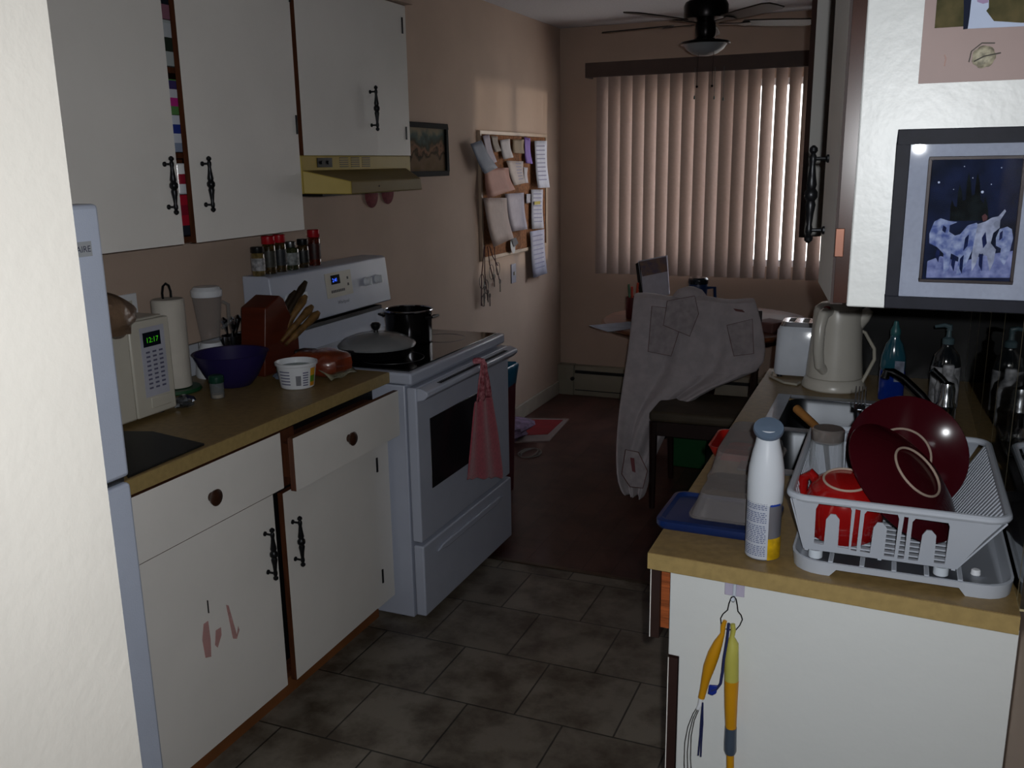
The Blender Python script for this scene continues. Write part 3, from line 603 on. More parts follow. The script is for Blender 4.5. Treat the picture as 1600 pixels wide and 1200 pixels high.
# ------------------------------------------------------------------ wall: picture and notice board
t=T('framed_painting','black framed muted painting on the left wall','picture',(.01,1.43,1.53))
y0,y1,z0,z1=1.19,1.665,1.535,1.787
m=M(); w_=.024
for a in ((y0,y1,z0,z0+w_),(y0,y1,z1-w_,z1),(y0,y0+w_,z0+w_,z1-w_),(y1-w_,y1,z0+w_,z1-w_)): m.box(.0,.022,*a)
m.build('frame',mat('matte black frame','#0e0e10',.7,spec=.1),t,bevel=.003)
def painting():
    m=bpy.data.materials.new('muted painting'); m.use_nodes=True; n=m.node_tree.nodes; l=m.node_tree.links; b=n['Principled BSDF']
    g=n.new('ShaderNodeNewGeometry'); nz=n.new('ShaderNodeTexNoise'); nz.inputs['Scale'].default_value=14; nz.inputs['Detail'].default_value=5; l.new(g.outputs['Position'],nz.inputs['Vector'])
    sx=n.new('ShaderNodeSeparateXYZ'); l.new(g.outputs['Position'],sx.inputs[0])
    mr=n.new('ShaderNodeMapRange'); mr.inputs[1].default_value=1.55; mr.inputs[2].default_value=1.77; l.new(sx.outputs[2],mr.inputs[0])
    ad=n.new('ShaderNodeMath'); ad.operation='MULTIPLY_ADD'; l.new(nz.outputs[0],ad.inputs[0]); ad.inputs[1].default_value=.9; l.new(mr.outputs[0],ad.inputs[2])
    s2=n.new('ShaderNodeMath'); s2.operation='SUBTRACT'; l.new(ad.outputs[0],s2.inputs[0]); s2.inputs[1].default_value=.45
    rp=n.new('ShaderNodeValToRGB'); l.new(s2.outputs[0],rp.inputs[0]); e=rp.color_ramp.elements
    e[0].color=lin('#6a5a44'); e[1].color=lin('#8c8270'); e[1].position=1
    for p_,c_ in ((.3,'#7a6654'),(.42,'#3c3830'),(.5,'#8a6c58'),(.62,'#4c4a40'),(.8,'#56625e')): k=e.new(p_); k.color=lin(c_)
    l.new(rp.outputs[0],b.inputs['Base Color']); b.inputs['Roughness'].default_value=.8; b.inputs['Specular IOR Level'].default_value=.05; return m
M().box(.002,.010,y0+w_,y1-w_,z0+w_,z1-w_).build('canvas',painting(),t,smooth=False)
t=T('notice_board','cork notice board in a pale frame on the left wall','notice board',(.01,2.55,1.07))
cork=mat('cork','#8c5a34',.9,noise=.25,nscale=60,bump=.5)
M().box(0,.012,2.075,3.06,1.08,1.76).build('cork_panel',cork,t)
m=M(); m.box(0,.018,2.055,3.08,1.748,1.768); m.box(0,.018,2.055,2.075,1.06,1.748); m.box(0,.018,3.06,3.08,1.06,1.748); m.box(0,.018,2.075,3.06,1.06,1.08)
m.build('frame',mat('pale wood frame','#b5a08c',.4),t,bevel=.002)
def sheetp(pts,x,col,label,cat='paper',name='pinned_paper',curl=.012,marks=None,lean=0):
    """pts: four pixel corners TL TR BR BL traced on the wall plane; slightly curled sheet"""
    q=[at(px,py,'x',x) for px,py in pts]; G=[]
    for i in range(7):
        a=i/6; L=q[0].lerp(q[3],a); R=q[1].lerp(q[2],a)
        G.append([L.lerp(R,j/4)+Vector((curl*a*a+.002*math.sin(j*2+i),0,0)) for j in range(5)])
    m=M(); m.grid(G); mt=mat('paper '+col,col,.65,noise=.05,nscale=30)
    o=m.build(name,mt,label=label,cat=cat,group='papers on the notice board',solid=.0008)
    if marks:
        mm=M()
        for (u0,u1,v0,v1) in marks:
            def PT(u,v):
                L=q[0].lerp(q[3],v); R=q[1].lerp(q[2],v); return L.lerp(R,u)+Vector((curl*v*v+.0032,0,0))
            mm.add([PT(u0,v0),PT(u1,v0),PT(u1,v1),PT(u0,v1)],[(0,1,2,3)])
        mm.build('printing',mat('faint print','#8a8aa4',.7,noise=0),o,smooth=False,solid=.0003)
    return o
rowsm=lambda n,u0=.15,u1=.85,v0=.1,v1=.9:[(u0,u1,v0+(v1-v0)*k/n,v0+(v1-v0)*k/n+.25*(v1-v0)/n) for k in range(n)]
sheetp([(735,225),(752,219),(772,262),(752,272)],.045,'#737a8a','blue grey envelope sticking out left of the notice board','envelope','envelope',.02)
sheetp([(754,212),(764,210),(773,253),(762,258)],.03,'#8a8494','narrow grey card at the top left of the board','card','pinned_card')
sheetp([(767,212),(777,213),(780,236),(771,238)],.022,'#7a7068','small beige card second along the top of the board','card','pinned_card')
sheetp([(781,219),(796,217),(799,246),(784,249)],.024,'#a3a0a4','white card third along the top of the board','card','pinned_card')
sheetp([(801,218),(819,218),(816,240),(799,239)],.022,'#86745a','tan card beside the purple ribbon','card','pinned_card')
sheetp([(819,214),(828,216),(829,256),(819,255)],.024,'#6a4aa0','purple ribbon card near the board top right','card','pinned_card')
sheetp([(757,262),(794,262),(797,296),(755,310)],.034,'#94685c','curling pink and brown photo on the left of the board','photo','pinned_photo',.03)
sheetp([(791,251),(817,252),(817,286),(800,290)],.03,'#b0a4a0','cream printed note in the middle of the board','note','pinned_note',.015,rowsm(6,.5,.85))
sheetp([(818,261),(824,262),(824,286),(819,286)],.022,'#a8a4ac','narrow white slip right of the cream printed note','note','pinned_note',.004)
sheetp([(835,220),(854,220),(854,293),(836,294)],.034,'#c0c4d4','long white list at the right edge of the board, upper one','list','pinned_list',.02,rowsm(9,.1,.8))
sheetp([(755,309),(791,309),(795,372),(764,386)],.036,'#8c7c78','large pinkish sheet at the lower left of the board','paper',curl=.03)
sheetp([(789,303),(818,301),(821,358),(797,362)],.032,'#9a94a0','pale lilac sheet beside the large pinkish sheet','paper',curl=.012)
sheetp([(822,303),(830,303),(830,316),(822,318)],.022,'#9a98a4','tiny white tag below the cork strip','note','pinned_note',.002)
sheetp([(830,296),(848,296),(848,357),(830,358)],.026,'#b4b6c4','white printed page with a yellow mark, middle right','page','pinned_page',.006,rowsm(8))
m=M(); m.prism(pgon(((835,315),(844,314),(844,319),(835,320)),'x',.035),(.0008,0,0)); m.build('sticky_note',mat('yellow mark','#a8982c',.6),label='little yellow sticky note on the printed page',cat='sticky note')
sheetp([(828,362),(850,358),(852,427),(831,434)],.03,'#a6a8bc','long white list at the right edge of the board, lower one','list','pinned_list',.012,rowsm(8))
m=M(); q=at(801,384,'x',.03); m.lathe([(.001,0),(.045,.001),(.046,.002),(.001,.003)],q,24,ax=(1,.1,.1)); 
o=m.build('paper_disc',mat('pale disc','#a8aaae',.6,noise=.1),label='round white paper with dark marks under the board',cat='paper',group='papers on the notice board')
m=M(); m.prism(pgon(((799,374),(806,371),(810,380),(803,386)),'x',.036),(.0008,0,0)); m.build('dark_mark',mat('grey mark','#4a4a52',.7),o,smooth=False)
# keys and lanyards hanging from board
t=T('key_bunch','bunch of keys and lanyards hanging below the notice board','keys',(.02,2.15,.8))
km=mat('key metal','#8a8c8c',.25,.9); cordm=mat('dark lanyard','#4a2c30',.8)
m=M()
for px0,px1,py1 in ((757,752,478),(757,762,470),(762,772,440),(772,781,440),(765,778,415)): m.tube([at(px0,385,'x',.022),at((px0+px1)/2-2,(385+py1)/2,'x',.028),at(px1,py1,'x',.024)],.003,6)
m.build('lanyard',cordm,t)
for px,py,r in ((753,440,.03),(760,448,.028),(768,425,.03),(778,420,.026),(755,470,.022)):
    m=M(); q=at(px,py,'x',.026); m.tube([q+Vector((0,r*math.cos(a*PI/10),r*1.4*math.sin(a*PI/10))) for a in range(20)],.002,6,closed=True); m.build('key_ring',km,t)
for px,py in ((757,450),(762,456),(772,432),(756,462),(765,462),(781,440)):
    m=M(); q=at(px,py,'x',.032); m.lathe([(.001,0),(.014,.0005),(.014,.002),(.001,.0025)],q,14,ax=(1,0,0)); m.box(q.x,q.x+.0025,q.y-.005,q.y+.005,q.z-.06,q.z-.008); m.build('key',km,t)
# ------------------------------------------------------------------ bin and floor things
t=T('waste_bin','dark red waste bin with blue bag behind the stove','bin',(.28,1.28,0))
m=M(); loft(m,[rrect(.14,.462,1.13,1.42,.0,.03),rrect(.11,.475,1.12,1.44,.60,.03),rrect(.12,.465,1.13,1.43,.60,.03),rrect(.15,.45,1.14,1.41,.02,.03)],True,True); m.build('bin_body',mat('dark red plastic','#521420',.4),t)
m=M(); random.seed(5)
R1=rrect(.10,.465,1.11,1.45,.52,.035); R2=rrect(.095,.475,1.105,1.46,.60,.035); R3=rrect(.13,.49,1.12,1.46,.655,.03); R4=rrect(.16,.42,1.17,1.40,.60,.03)
for R in (R1,R2,R3,R4):
    for p in R: p.x+=random.uniform(-.008,.012); p.y+=random.uniform(-.01,.01); p.z+=random.uniform(-.015,.02)
loft(m,[R1,R2,R3,R4],False,False); m.build('bin_bag',mat('blue bag plastic','#0c5c80',.3,coat=.5,noise=.2),t,solid=.003,sub=1)
t=T('floor_mat','red mat with a pale border on the dining floor by the wall','mat',(.18,2.45,0))
M().prism([Vector(p) for p in ((.03,2.62,0),(.30,2.70,0),(.345,2.22,0),(.17,2.12,0),(.04,2.2,0))],(0,0,.006)).build('mat_border',mat('pale mat edge','#7c6c68',.8),t,smooth=False)
M().prism([Vector(p) for p in ((.05,2.58,.006),(.275,2.655,.006),(.295,2.33,.006),(.16,2.26,.006),(.055,2.32,.006))],(0,0,.003)).build('mat_field',mat('red mat field','#7c1018',.9,noise=.1),t,smooth=False)
crumple('crumpled_cloth','crumpled lilac cloth lying on the floor against the wall','cloth',(.13,2.18,.007),(.09,.15,.05),mat('lilac cotton','#86708e',.9,noise=.25,nscale=25),31,k=.3)
m=M(); q=at(828,708,'z',.004); m.tube([q+Vector((.05*math.cos(a*.5)*(1+.3*math.sin(a*.17)),.09*math.sin(a*.5),.002*(a%3))) for a in range(34)],.0035,6); m.build('coiled_cord',mat('grey cord','#6c6660',.6),label='thin coiled cord on the floor beside the lilac cloth',cat='cord')
# ------------------------------------------------------------------ baseboard heater
t=T('baseboard_heater','long cream baseboard heater under the window','heater',(1.2,3.33,0)); hm_=mat('cream heater enamel','#8c8676',.5,noise=.05)
m=M(); m.prism([(.12,WY,.0),(.12,WY-.06,.0),(.12,WY-.065,.03),(.12,WY-.065,.15),(.12,WY-.035,.205),(.12,WY,.21)],(2.2-.12,0,0)); m.build('heater_case',hm_,t,bevel=.002)
M().box(.002,.12,WY-.072,WY,0,.214).build('end_cap',hm_,t,bevel=.003)
M().box(.13,2.2,WY-.068,WY-.055,.158,.178).build('outlet_slot',dark,t); M().box(.13,2.2,WY-.068,WY-.06,.036,.042).build('lower_seam',dark,t)
M().cyl((.115,WY-.07,.12),(.115,WY-.088,.12),.013).build('thermostat_knob',dark,t)
# ------------------------------------------------------------------ blinds
def slatmat():
    m=bpy.data.materials.new('taupe blind slat'); m.use_nodes=True; n=m.node_tree.nodes; l=m.node_tree.links; b=n['Principled BSDF']; out=n['Material Output']
    tc=n.new('ShaderNodeTexCoord'); nz=n.new('ShaderNodeTexNoise'); nz.inputs['Scale'].default_value=60; l.new(tc.outputs['Object'],nz.inputs['Vector'])
    mx=n.new('ShaderNodeMix'); mx.data_type='RGBA'; l.new(nz.outputs[0],mx.inputs[0]); mx.inputs[6].default_value=lin('#9c8a82'); mx.inputs[7].default_value=lin('#8e7c74'); l.new(mx.outputs[2],b.inputs['Base Color']); b.inputs['Roughness'].default_value=.6
    tr=n.new('ShaderNodeBsdfTranslucent'); tr.inputs[0].default_value=lin('#a08878')
    ms=n.new('ShaderNodeMixShader'); ms.inputs[0].default_value=.04; l.new(b.outputs[0],ms.inputs[1]); l.new(tr.outputs[0],ms.inputs[2]); l.new(ms.outputs[0],out.inputs[0]); return m
sm=slatmat()
t=T('vertical_blind','taupe vertical blind with dark valance over the dining window','blind',(1.2,3.3,.85))
valm=mat('dark valance','#4c3c36',.6,noise=.08)
m=M(); m.box(.215,2.16,3.255,3.27,2.115,2.205); m.box(.215,.23,3.27,WY,2.115,2.205); m.box(2.145,2.16,3.27,WY,2.115,2.205); m.build('valance',valm,t,bevel=.002)
M().box(.25,2.12,3.295,3.325,2.14,2.165).build('head_rail',whitep,t)
PH=math.radians(38); proto=None; PIT_=.0795
for k in range(23):
    x=.318+PIT_*k; 
    if x>2.1: break
    if proto is None:
        m=M(); G=[]
        for z in (.862,1.5,2.138):
            row=[]
            for j in range(9):
                s_=(j/8-.5)*.089; bow=.007*(1-(j/4-1)**2)
                row.append(Vector((s_*math.cos(PH)+bow*math.sin(PH),s_*math.sin(PH)-bow*math.cos(PH),z)))
            G.append(row)
        m.grid(G); me=m.build('slat',sm,t,local=True,ang=60); me.location=Vector((x,3.31,0))-WORLD[t]; proto=me
    else:
        c=proto.copy(); C.objects.link(c); c.parent=t; c.location=Vector((x,3.31,0))-WORLD[t]
        c.rotation_euler=(0,0,math.radians(random.uniform(-1.2,1.2)+{0:-4,1:-3,10:-10,11:-3,12:1,13:5,14:7,15:8,16:3,17:-3,18:-4,19:-4,20:-5,21:-5,22:-5}.get(k,0)))
for px,py,L in ((1085,150,.55),(1130,152,.55),(1116,150,.5)):
    q=at(px,py,'y',3.24); m=M(); m.tube([q,Vector((q.x,3.24,2.14))],.0012,6); m.lathe([(.003,-.02),(.006,-.014),(.004,0),(.001,.003)],q,10); m.build('pull_cord',mat('cord pull','#5c6a68',.5),t)
# ------------------------------------------------------------------ ceiling fan
fx,fy=1.25,1.9
t=T('ceiling_fan','dark ceiling fan with five blades and a frosted light bowl','ceiling fan',(fx,fy,2.07))
fm=mat('dark bronze','#1a1718',.28,.8,noise=.1); blm=mat('dark fan blade','#2c2422',.45,noise=.1,nscale=10)
M().lathe([(.06,2.44),(.065,2.42),(.05,2.35),(.03,2.33),(.03,2.32)][::-1],(fx,fy,0),28).build('canopy',fm,t)
M().lathe([(.07,2.218),(.098,2.226),(.102,2.24),(.102,2.285),(.095,2.30),(.06,2.315),(.03,2.325)],(fx,fy,0),32).build('motor_housing',fm,t)
M().lathe([(.03,2.128),(.042,2.14),(.047,2.165),(.047,2.195),(.04,2.22)],(fx,fy,0),24).build('switch_housing',fm,t)
M().lathe([(.113,2.115),(.116,2.12),(.112,2.126),(.05,2.14),(.03,2.142)],(fx,fy,0),32).build('light_collar',fm,t)
M().lathe([(.001,2.064),(.03,2.066),(.06,2.076),(.085,2.094),(.1,2.115),(.104,2.119)],(fx,fy,0),32).build('light_bowl',mat('frosted bowl','#8d9296',.4,noise=.02),t)
for A in (243,171,99,315,27):
    a=math.radians(A); Rm=Matrix.Translation((fx,fy,2.208))@Matrix.Rotation(a,4,'Z')@Matrix.Rotation(math.radians(-8),4,'X')
    m=M(); pts=[(.17,-.038),(.30,-.050),(.48,-.054),(.515,-.040),(.52,0),(.515,.040),(.48,.054),(.30,.050),(.17,.038)]
    m.prism([Rm@Vector((x,y,0)) for x,y in pts],Rm.to_3x3()@Vector((0,0,.006))); bl=m.build('blade',blm,t,bevel=.002)
    m=M(); m.prism([Rm@Vector((x,y,-.005)) for x,y in ((.06,-.012),(.15,-.012),(.2,-.03),(.215,0),(.2,.03),(.15,.012),(.06,.012))],Rm.to_3x3()@Vector((0,0,.004))); m.build('blade_bracket',fm,bl)
for dx in (.05,-.02):
    m=M(); m.tube([(fx+dx,fy-.03,2.12),(fx+dx,fy-.06,2.0),(fx+dx,fy-.06,1.93)],.0012,6); m.ball((fx+dx,fy-.06,1.925),.006,8); m.build('pull_chain',fm,t)
# ------------------------------------------------------------------ dining table and chairs
tw=mat('orange brown table wood','#7a4424',.35,noise=.25,nscale=5,stretch=(2,14,2),coat=.3)
tdk=mat('dark chair wood','#24120f',.4,noise=.15,nscale=8)
tc=(1.215,2.36)
t=T('dining_table','round orange brown wooden dining table by the window','table',(tc[0],tc[1],0))
M().lathe([(.52,.705),(.555,.712),(.57,.725),(.57,.735),(.56,.742),(.001,.742)],(tc[0],tc[1],0),56).build('table_top',tw,t)
M().lathe([(.42,.66),(.44,.662),(.44,.705),(.001,.705)],(tc[0],tc[1],0),40).build('apron',tdk,t)
M().lathe([(.10,.0),(.12,.05),(.06,.12),(.05,.3),(.07,.42),(.05,.55),(.12,.66)],(tc[0],tc[1],.0),28).build('pedestal',tdk,t)
for k in range(4):
    a=k*PI/2+.5; m=M(); m.tube([(tc[0]+.06*math.cos(a),tc[1]+.06*math.sin(a),.14),(tc[0]+.25*math.cos(a),tc[1]+.25*math.sin(a),.10),(tc[0]+.4*math.cos(a),tc[1]+.4*math.sin(a),.022)],[.035,.03,.022],10); m.build('foot',tdk,t)
def chair(loc,rz,label):
    t=T('dining_chair',label,'chair',(0,0,0)); sw,sd=.22,.21
    M().lathe([(.001,.435),(.19,.435),(.22,.445),(.225,.46),(.2,.475),(.001,.482)],(0,0,0),4,a0=PI/4,a1=2*PI+PI/4).build('seat',mat('worn brown seat','#4c4234',.7,noise=.2,nscale=8),t,bevel=.012,local=True) if False else M().box(-sw,sw,-sd,sd,.425,.475).build('seat',mat('worn brown seat','#4c4234',.7,noise=.2,nscale=8),t,bevel=.018,seg=4,local=True)
    m=M(); 
    for a in ((-sw+.02,sw-.02,-sd+.01,-sd+.03),(-sw+.02,sw-.02,sd-.03,sd-.01),(-sw+.01,-sw+.03,-sd+.02,sd-.02),(sw-.03,sw-.01,-sd+.02,sd-.02)): m.box(*a,.36,.425)
    m.build('seat_rail',tdk,t,local=True)
    for sx in (-1,1):
        m=M(); m.tube([(sx*(sw-.02),-sd+.02,0),(sx*(sw-.02),-sd+.02,.425)],[.014,.02],8); m.build('leg',tdk,t,local=True)
        m=M(); m.tube([(sx*(sw-.02),sd+.05,0),(sx*(sw-.02),sd-.01,.43),(sx*(sw-.02),sd+.02,.70),(sx*(sw-.02),sd+.04,.88)],[.014,.02,.017,.015],8); m.build('leg',tdk,t,local=True)
    b=M(); b.box(-sw,sw,sd+.028,sd+.05,.79,.89); b.box(-sw,sw,sd+.0,sd+.02,.60,.64)
    for k in range(5): b.tube([(-.14+k*.07,sd+.01,.62),(-.14+k*.07,sd+.035,.82)],.009,8)
    b.build('backrest',tdk,t,bevel=.006,local=True)
    t.location=loc; t.rotation_euler=(0,0,rz); return t
chair((1.365,1.585,0),math.radians(2),'dark wooden chair facing the kitchen, partly hidden under the grey blanket')
chair((1.87,2.62,0),math.radians(-90),'dark wooden chair at the right side of the table below the window')
# blanket draped over the chair back: left & right outline in pixels with depth
blk=mat('pale grey blanket wool','#b9b1b5',.95,noise=.08,nscale=20,bump=.5,bscale=160,sheen=.2)
rowsb=[ # py_left,px_left, py_right,px_right, y_left,y_right
 ((992,458),(1178,468),1.90,1.90),
 ((990,462),(1180,470),1.83,1.83),
 ((987,500),(1190,505),1.79,1.79),
 ((983,545),(1198,550),1.75,1.75),
 ((977,585),(1190,585),1.68,1.72),
 ((972,620),(1130,596),1.58,1.70),
 ((968,655),(1055,640),1.48,1.60),
 ((966,690),(1035,690),1.36,1.52),
 ((966,720),(1015,728),1.27,1.44),
 ((967,752),(1012,762),1.23,1.36),
 ((978,774),(1004,779),1.22,1.30)]
G=[]; K=30
for i,(a,b,ya,yb) in enumerate(rowsb):
    A=at(a[0],a[1],'y',ya); B=at(b[0],b[1],'y',yb); row=[]
    for j in range(K+1):
        u=j/K; fo=(.020 if 2<=i else .004)*(math.sin(u*5.5*PI*(1-.02*i)+.2*i)+.4*math.sin(u*11*PI+i*.3))*min(1,i/4)
        p=A.lerp(B,u); p.y+=fo*-1.2; p.z+=(.006*math.sin(u*14) if i<2 else 0)
        if i in(4,5,6,7): p.z+= .03*math.sin(u*PI)*(-.5)
        row.append(p)
    G.append(row)
A=G[0]; back=[[p+Vector((0,.05,-.10*k*.0-.02)) for p in A] for k in (1,)]
back2=[[p+Vector((0,.075,-.18)) for p in A]]
G=back2+back+G
t=T('blanket','pale grey blanket with appliqué patches draped over the near chair','blanket',(1.2,1.7,.1))
m=M(); m.grid(G); m.build('blanket_cloth',blk,t,solid=.010,sub=1)
# appliqué flaps
pch=mat('faded patch','#aba2a5',.95,noise=.12,nscale=30); pst=mat('patch stitching','#6e4a48',.95,noise=.1)
def flap(pts,y,name='patch'):
    q=[at(a,b,'y',y) for a,b in pts]; m=M(); m.prism(q,(0,-.004,0)); m.build(name,pch,t,smooth=False)
    m=M(); m.tube([p+Vector((0,-.006,0)) for p in q],.0015,5,closed=True); m.build('stitching',pst,t)
flap(((1019,478),(1052,482),(1066,502),(1058,528),(1049,556),(1013,549)),1.715)
flap(((1043,470),(1086,462),(1092,490),(1078,525),(1037,508)),1.70)
flap(((1136,508),(1176,498),(1178,552),(1147,556),(1141,530)),1.70)
m=M(); q=pgon(((1146,482),(1160,484),(1164,488),(1150,486)),'y',1.72); m.prism(q,(0,-.004,0)); m.build('patch',pst,t,smooth=False)
q=[at(a,b,'y',1.20) for a,b in ((978,702),(998,706),(1012,735),(1005,762),(985,760),(972,740))]; m=M(); m.prism(q,(0,-.004,0)); m.build('patch',pch,t,smooth=False)
m=M(); m.tube([p+Vector((0,-.006,0)) for p in q],.002,5,closed=True); m.build('stitching',pst,t)
q=[at(a,b,'y',1.188) for a,b in ((985,715),(991,716),(993,738),(988,736))]; m=M(); m.prism(q,(0,-.003,0)); m.build('patch',mat('rose patch','#7a4448',.9),t,smooth=False)
# knitted cap on top of the chair back
m=M(); c=at(1078,462,'y',1.90); m.lathe([(.085,-.05),(.09,-.04),(.085,.0),(.06,.03),(.02,.045),(.001,.047)],c,24,sy=.6); m.build('folded_hood',blk,t,solid=0)
# table things
cal=T('desk_calendar','pale desk calendar standing on the table','calendar',(.88,2.4,.742))
q=[at(a,b,'y',y) for a,b,y in ((997,408,2.40),(1042,399,2.50),(1046,460,2.50),(1006,470,2.40))]
m=M(); m.prism(q,(.0,.012,0)); m.build('calendar_sheet',paper,cal,smooth=False)
q2=[at(a,b,'y',y) for a,b,y in ((999,409,2.395),(1041,401,2.493),(1043,424,2.493),(1004,432,2.395))]
m=M(); m.prism(q2,(0,-.003,0)); m.build('calendar_picture',mat('muted photo','#6a6274',.5,noise=.5,nscale=25,col2='#8c7468'),cal,smooth=False)
m=M(); m.prism([at(993,412,'y',2.41),at(999,409,'y',2.40),at(1006,470,'y',2.40),at(1000,470,'y',2.41)],(.03,.08,0)); m.build('calendar_stand',dark,cal)
pc=T('pencil_cup','dark red cup with orange pens on the table left of the blanket','pencil cup',(.80,2.28,.742)); c=(.815,2.30,.742)
M().lathe([(.036,0),(.038,.003),(.04,.12),(.037,.12),(.034,.006),(.001,.005)],c,24).build('cup_body',mat('dark red cup','#4c1418',.4),pc)
for k,(dx,dy,cc) in enumerate(((.02,.01,'#b03c1c'),(-.01,.02,'#b8401c'),(.0,-.02,'#b03420'),(-.02,-.005,'#3c6a4a'),(.025,-.01,'#b03c1c'))):
    m=M(); m.tube([(c[0]+dx*.5,c[1]+dy*.5,c[2]+.01),(c[0]+dx*1.2,c[1]+dy*1.2,c[2]+.16+.01*k)],.006,8); m.build('pen',mat('pen '+cc,cc,.4),pc)
pc=T('pen_holder','grey holder of coloured pens in front of the calendar','pencil cup',(.93,2.2,.742)); c=(.945,2.22,.742)
M().lathe([(.045,0),(.047,.003),(.047,.09),(.044,.09),(.042,.006),(.001,.005)],c,24,sx=1.3).build('holder_body',mat('grey holder','#3a3a40',.5),pc)
for k,(dx,cc) in enumerate(((-.045,'#8c1c24'),(-.025,'#a03420'),(-.005,'#1c5c5c'),(.015,'#8c1c24'),(.03,'#c8c8c8'),(.045,'#1c1c20'))):
    m=M(); m.tube([(c[0]+dx*.8,c[1],c[2]+.01),(c[0]+dx*1.2,c[1]+.01*(k%2),c[2]+.125+.008*(k%3))],.006,8); m.build('pen',mat('pen '+cc,cc,.4),pc)
mg=T('travel_mug','dark blue insulated mug with a handle on the table','mug',(1.16,2.4,.742)); c=(1.15,2.42,.742); bm_=mat('dark blue plastic','#16305c',.3)
M().lathe([(.04,0),(.042,.004),(.05,.14),(.052,.17),(.05,.195)],c,24).build('mug_body',bm_,mg)
M().lathe([(.053,.19),(.055,.197),(.054,.215),(.045,.225),(.001,.228)],c,24).build('lid',mat('blue black lid','#101824',.25,coat=.5),mg)
m=M(); m.tube([(c[0]+.048,c[1]-.01,c[2]+.17),(c[0]+.095,c[1]-.02,c[2]+.175),(c[0]+.1,c[1]-.02,c[2]+.10),(c[0]+.045,c[1]-.01,c[2]+.05)],.009,10); m.build('handle',bm_,mg)
m=M(); m.prism(pgon(((920,509),(985,503),(998,512),(950,519)),'z',.743),(0,0,.002)); m.build('paper_sheet',mat('blue white paper','#8890a0',.6,noise=.1),label='white paper sheet lying at the left edge of the table',cat='paper',smooth=False)
m=M(); m.prism([(1.50,2.12,.742),(1.60,2.05,.742),(1.66,2.16,.742),(1.56,2.24,.742)],(0,0,.05)); m.build('napkin_stack',mat('dusty pink napkin','#6e4c48',.8),label='dusty pink stack of napkins at the right of the table',cat='napkins',bevel=.006)
# below the table
t=T('storage_box','green storage box with red lid on the floor under the table','storage box',(1.2,1.96,0))
M().box(1.12,1.30,2.02,2.2,.0,.20).build('box_body',mat('green plastic','#0e4a24',.4),t,bevel=.006); M().box(1.11,1.31,2.01,2.21,.20,.25).build('lid',mat('dull red plastic','#4c1c14',.4),t,bevel=.006)
# ------------------------------------------------------------------ right base unit
t=T('sink_cabinet','off white sink base cabinet with pulled out drawer and painted end panel','cabinet',(2.1,-.33,0))
XE=1.828
YE=lambda x:-1.118-.026*(x-XE)/(WX-XE)
m=M(); m.prism([(XE,YE(XE),.8835),(XE,YE(XE),.715),(1.848,YE(1.848),.715),(1.848,YE(1.848),.0),(WX-.003,YE(WX),0),(WX-.003,YE(WX),.8835)],(0,.018,0)); m.build('end_panel',cabb,t,bevel=.0015)
m=M(); m.box(1.86,WX-.01,.44,.46,.1,.872); m.box(WX-.02,WX-.01,-1.11,.44,.1,.872); m.box(1.86,WX-.02,-1.098,.44,.1,.12); m.box(1.848,1.862,-1.098,.46,.1,.14); m.box(1.848,1.862,-1.098,.46,.70,.73)
for y in (-1.098,-.62,-.14,.42): m.box(1.848,1.862,y,y+.035,.1,.872)
m.build('face_frame',brownw,t,smooth=False)
M().box(1.91,WX-.02,-1.098,.44,0,.1).build('toe_kick',darkedge,t)
def lslab(parent,name,x0,x1,y0,y1,z0,z1):
    m=M(); v=[Vector((a,b,c)) for c in (z0,z1) for b in (y0,y1) for a in (x0,x1)]
    m.add(v,[(0,4,6,2)]); m.box(x0,x0+.0016,y0-.0003,y0,z0,z1); m.cur=1; m.add(v,[(0,2,3,1),(4,5,7,6),(0,1,5,4),(2,6,7,3),(1,3,7,5)])
    return m.build(name,[cabw,darkedge],parent,smooth=False,weld=True)
d=lslab(t,'drawer',1.785,1.803,-1.09,-.66,.728,.872)
m=M(); m.box(1.803,1.99,-1.078,-1.068,.745,.862); m.box(1.803,2.2,-.70,-.688,.745,.858); m.box(1.803,2.2,-1.07,-.70,.745,.752); m.build('drawer_box',orangew,d,smooth=False,label='unpainted orange drawer side')
knob(d,(1.785,-.88,.80),(-1,0,0))
for y0,y1 in ((-.60,-.16),(-.12,.40)): d=lslab(t,'drawer',1.829,1.847,y0,y1,.735,.868); knob(d,(1.829,(y0+y1)/2,.80),(-1,0,0))
for y0,y1 in ((-1.11,-.62),(-.60,-.14),(-.12,.42)): d=lslab(t,'door',1.826,1.844,y0,y1,.12,.705); handle(d,(1.826,y1-.05,.56),(-1,0,0))
# counter with the sink cut-out
sx0,sx1,sy0,sy1=1.885,2.235,-.60,.085
m=M(); ZT=.884; fy_=lambda x:-1.128-.030*(x-1.79)/(WX-1.79)
for xa,xb,ya,yb in ((1.79,sx0,None,.468),(sx1,WX-.006,None,.468),(sx0,sx1,None,sy0),(sx0,sx1,sy1,.468)):
    m.prism([(xa,fy_(xa) if ya is None else ya,ZT),(xb,fy_(xb) if ya is None else ya,ZT),(xb,yb,ZT),(xa,yb,ZT)],(0,0,H-ZT))
ct=m.build('countertop',counterm,label='olive tan laminate countertop around the sink',cat='countertop',smooth=False)
m=M(); m.prism([(1.789,fy_(1.79)-.0015,ZT-.0005),(WX-.006,fy_(WX)-.0015,ZT-.0005),(WX-.006,fy_(WX),ZT-.0005),(1.789,fy_(1.79),ZT-.0005)],(0,0,H-ZT-.0005)); m.box(1.7885,1.79,fy_(1.79)-.001,.468,ZT-.0005,H-.001); m.build('edge_band',edgem,ct,smooth=False,label='lighter laminate edge band')
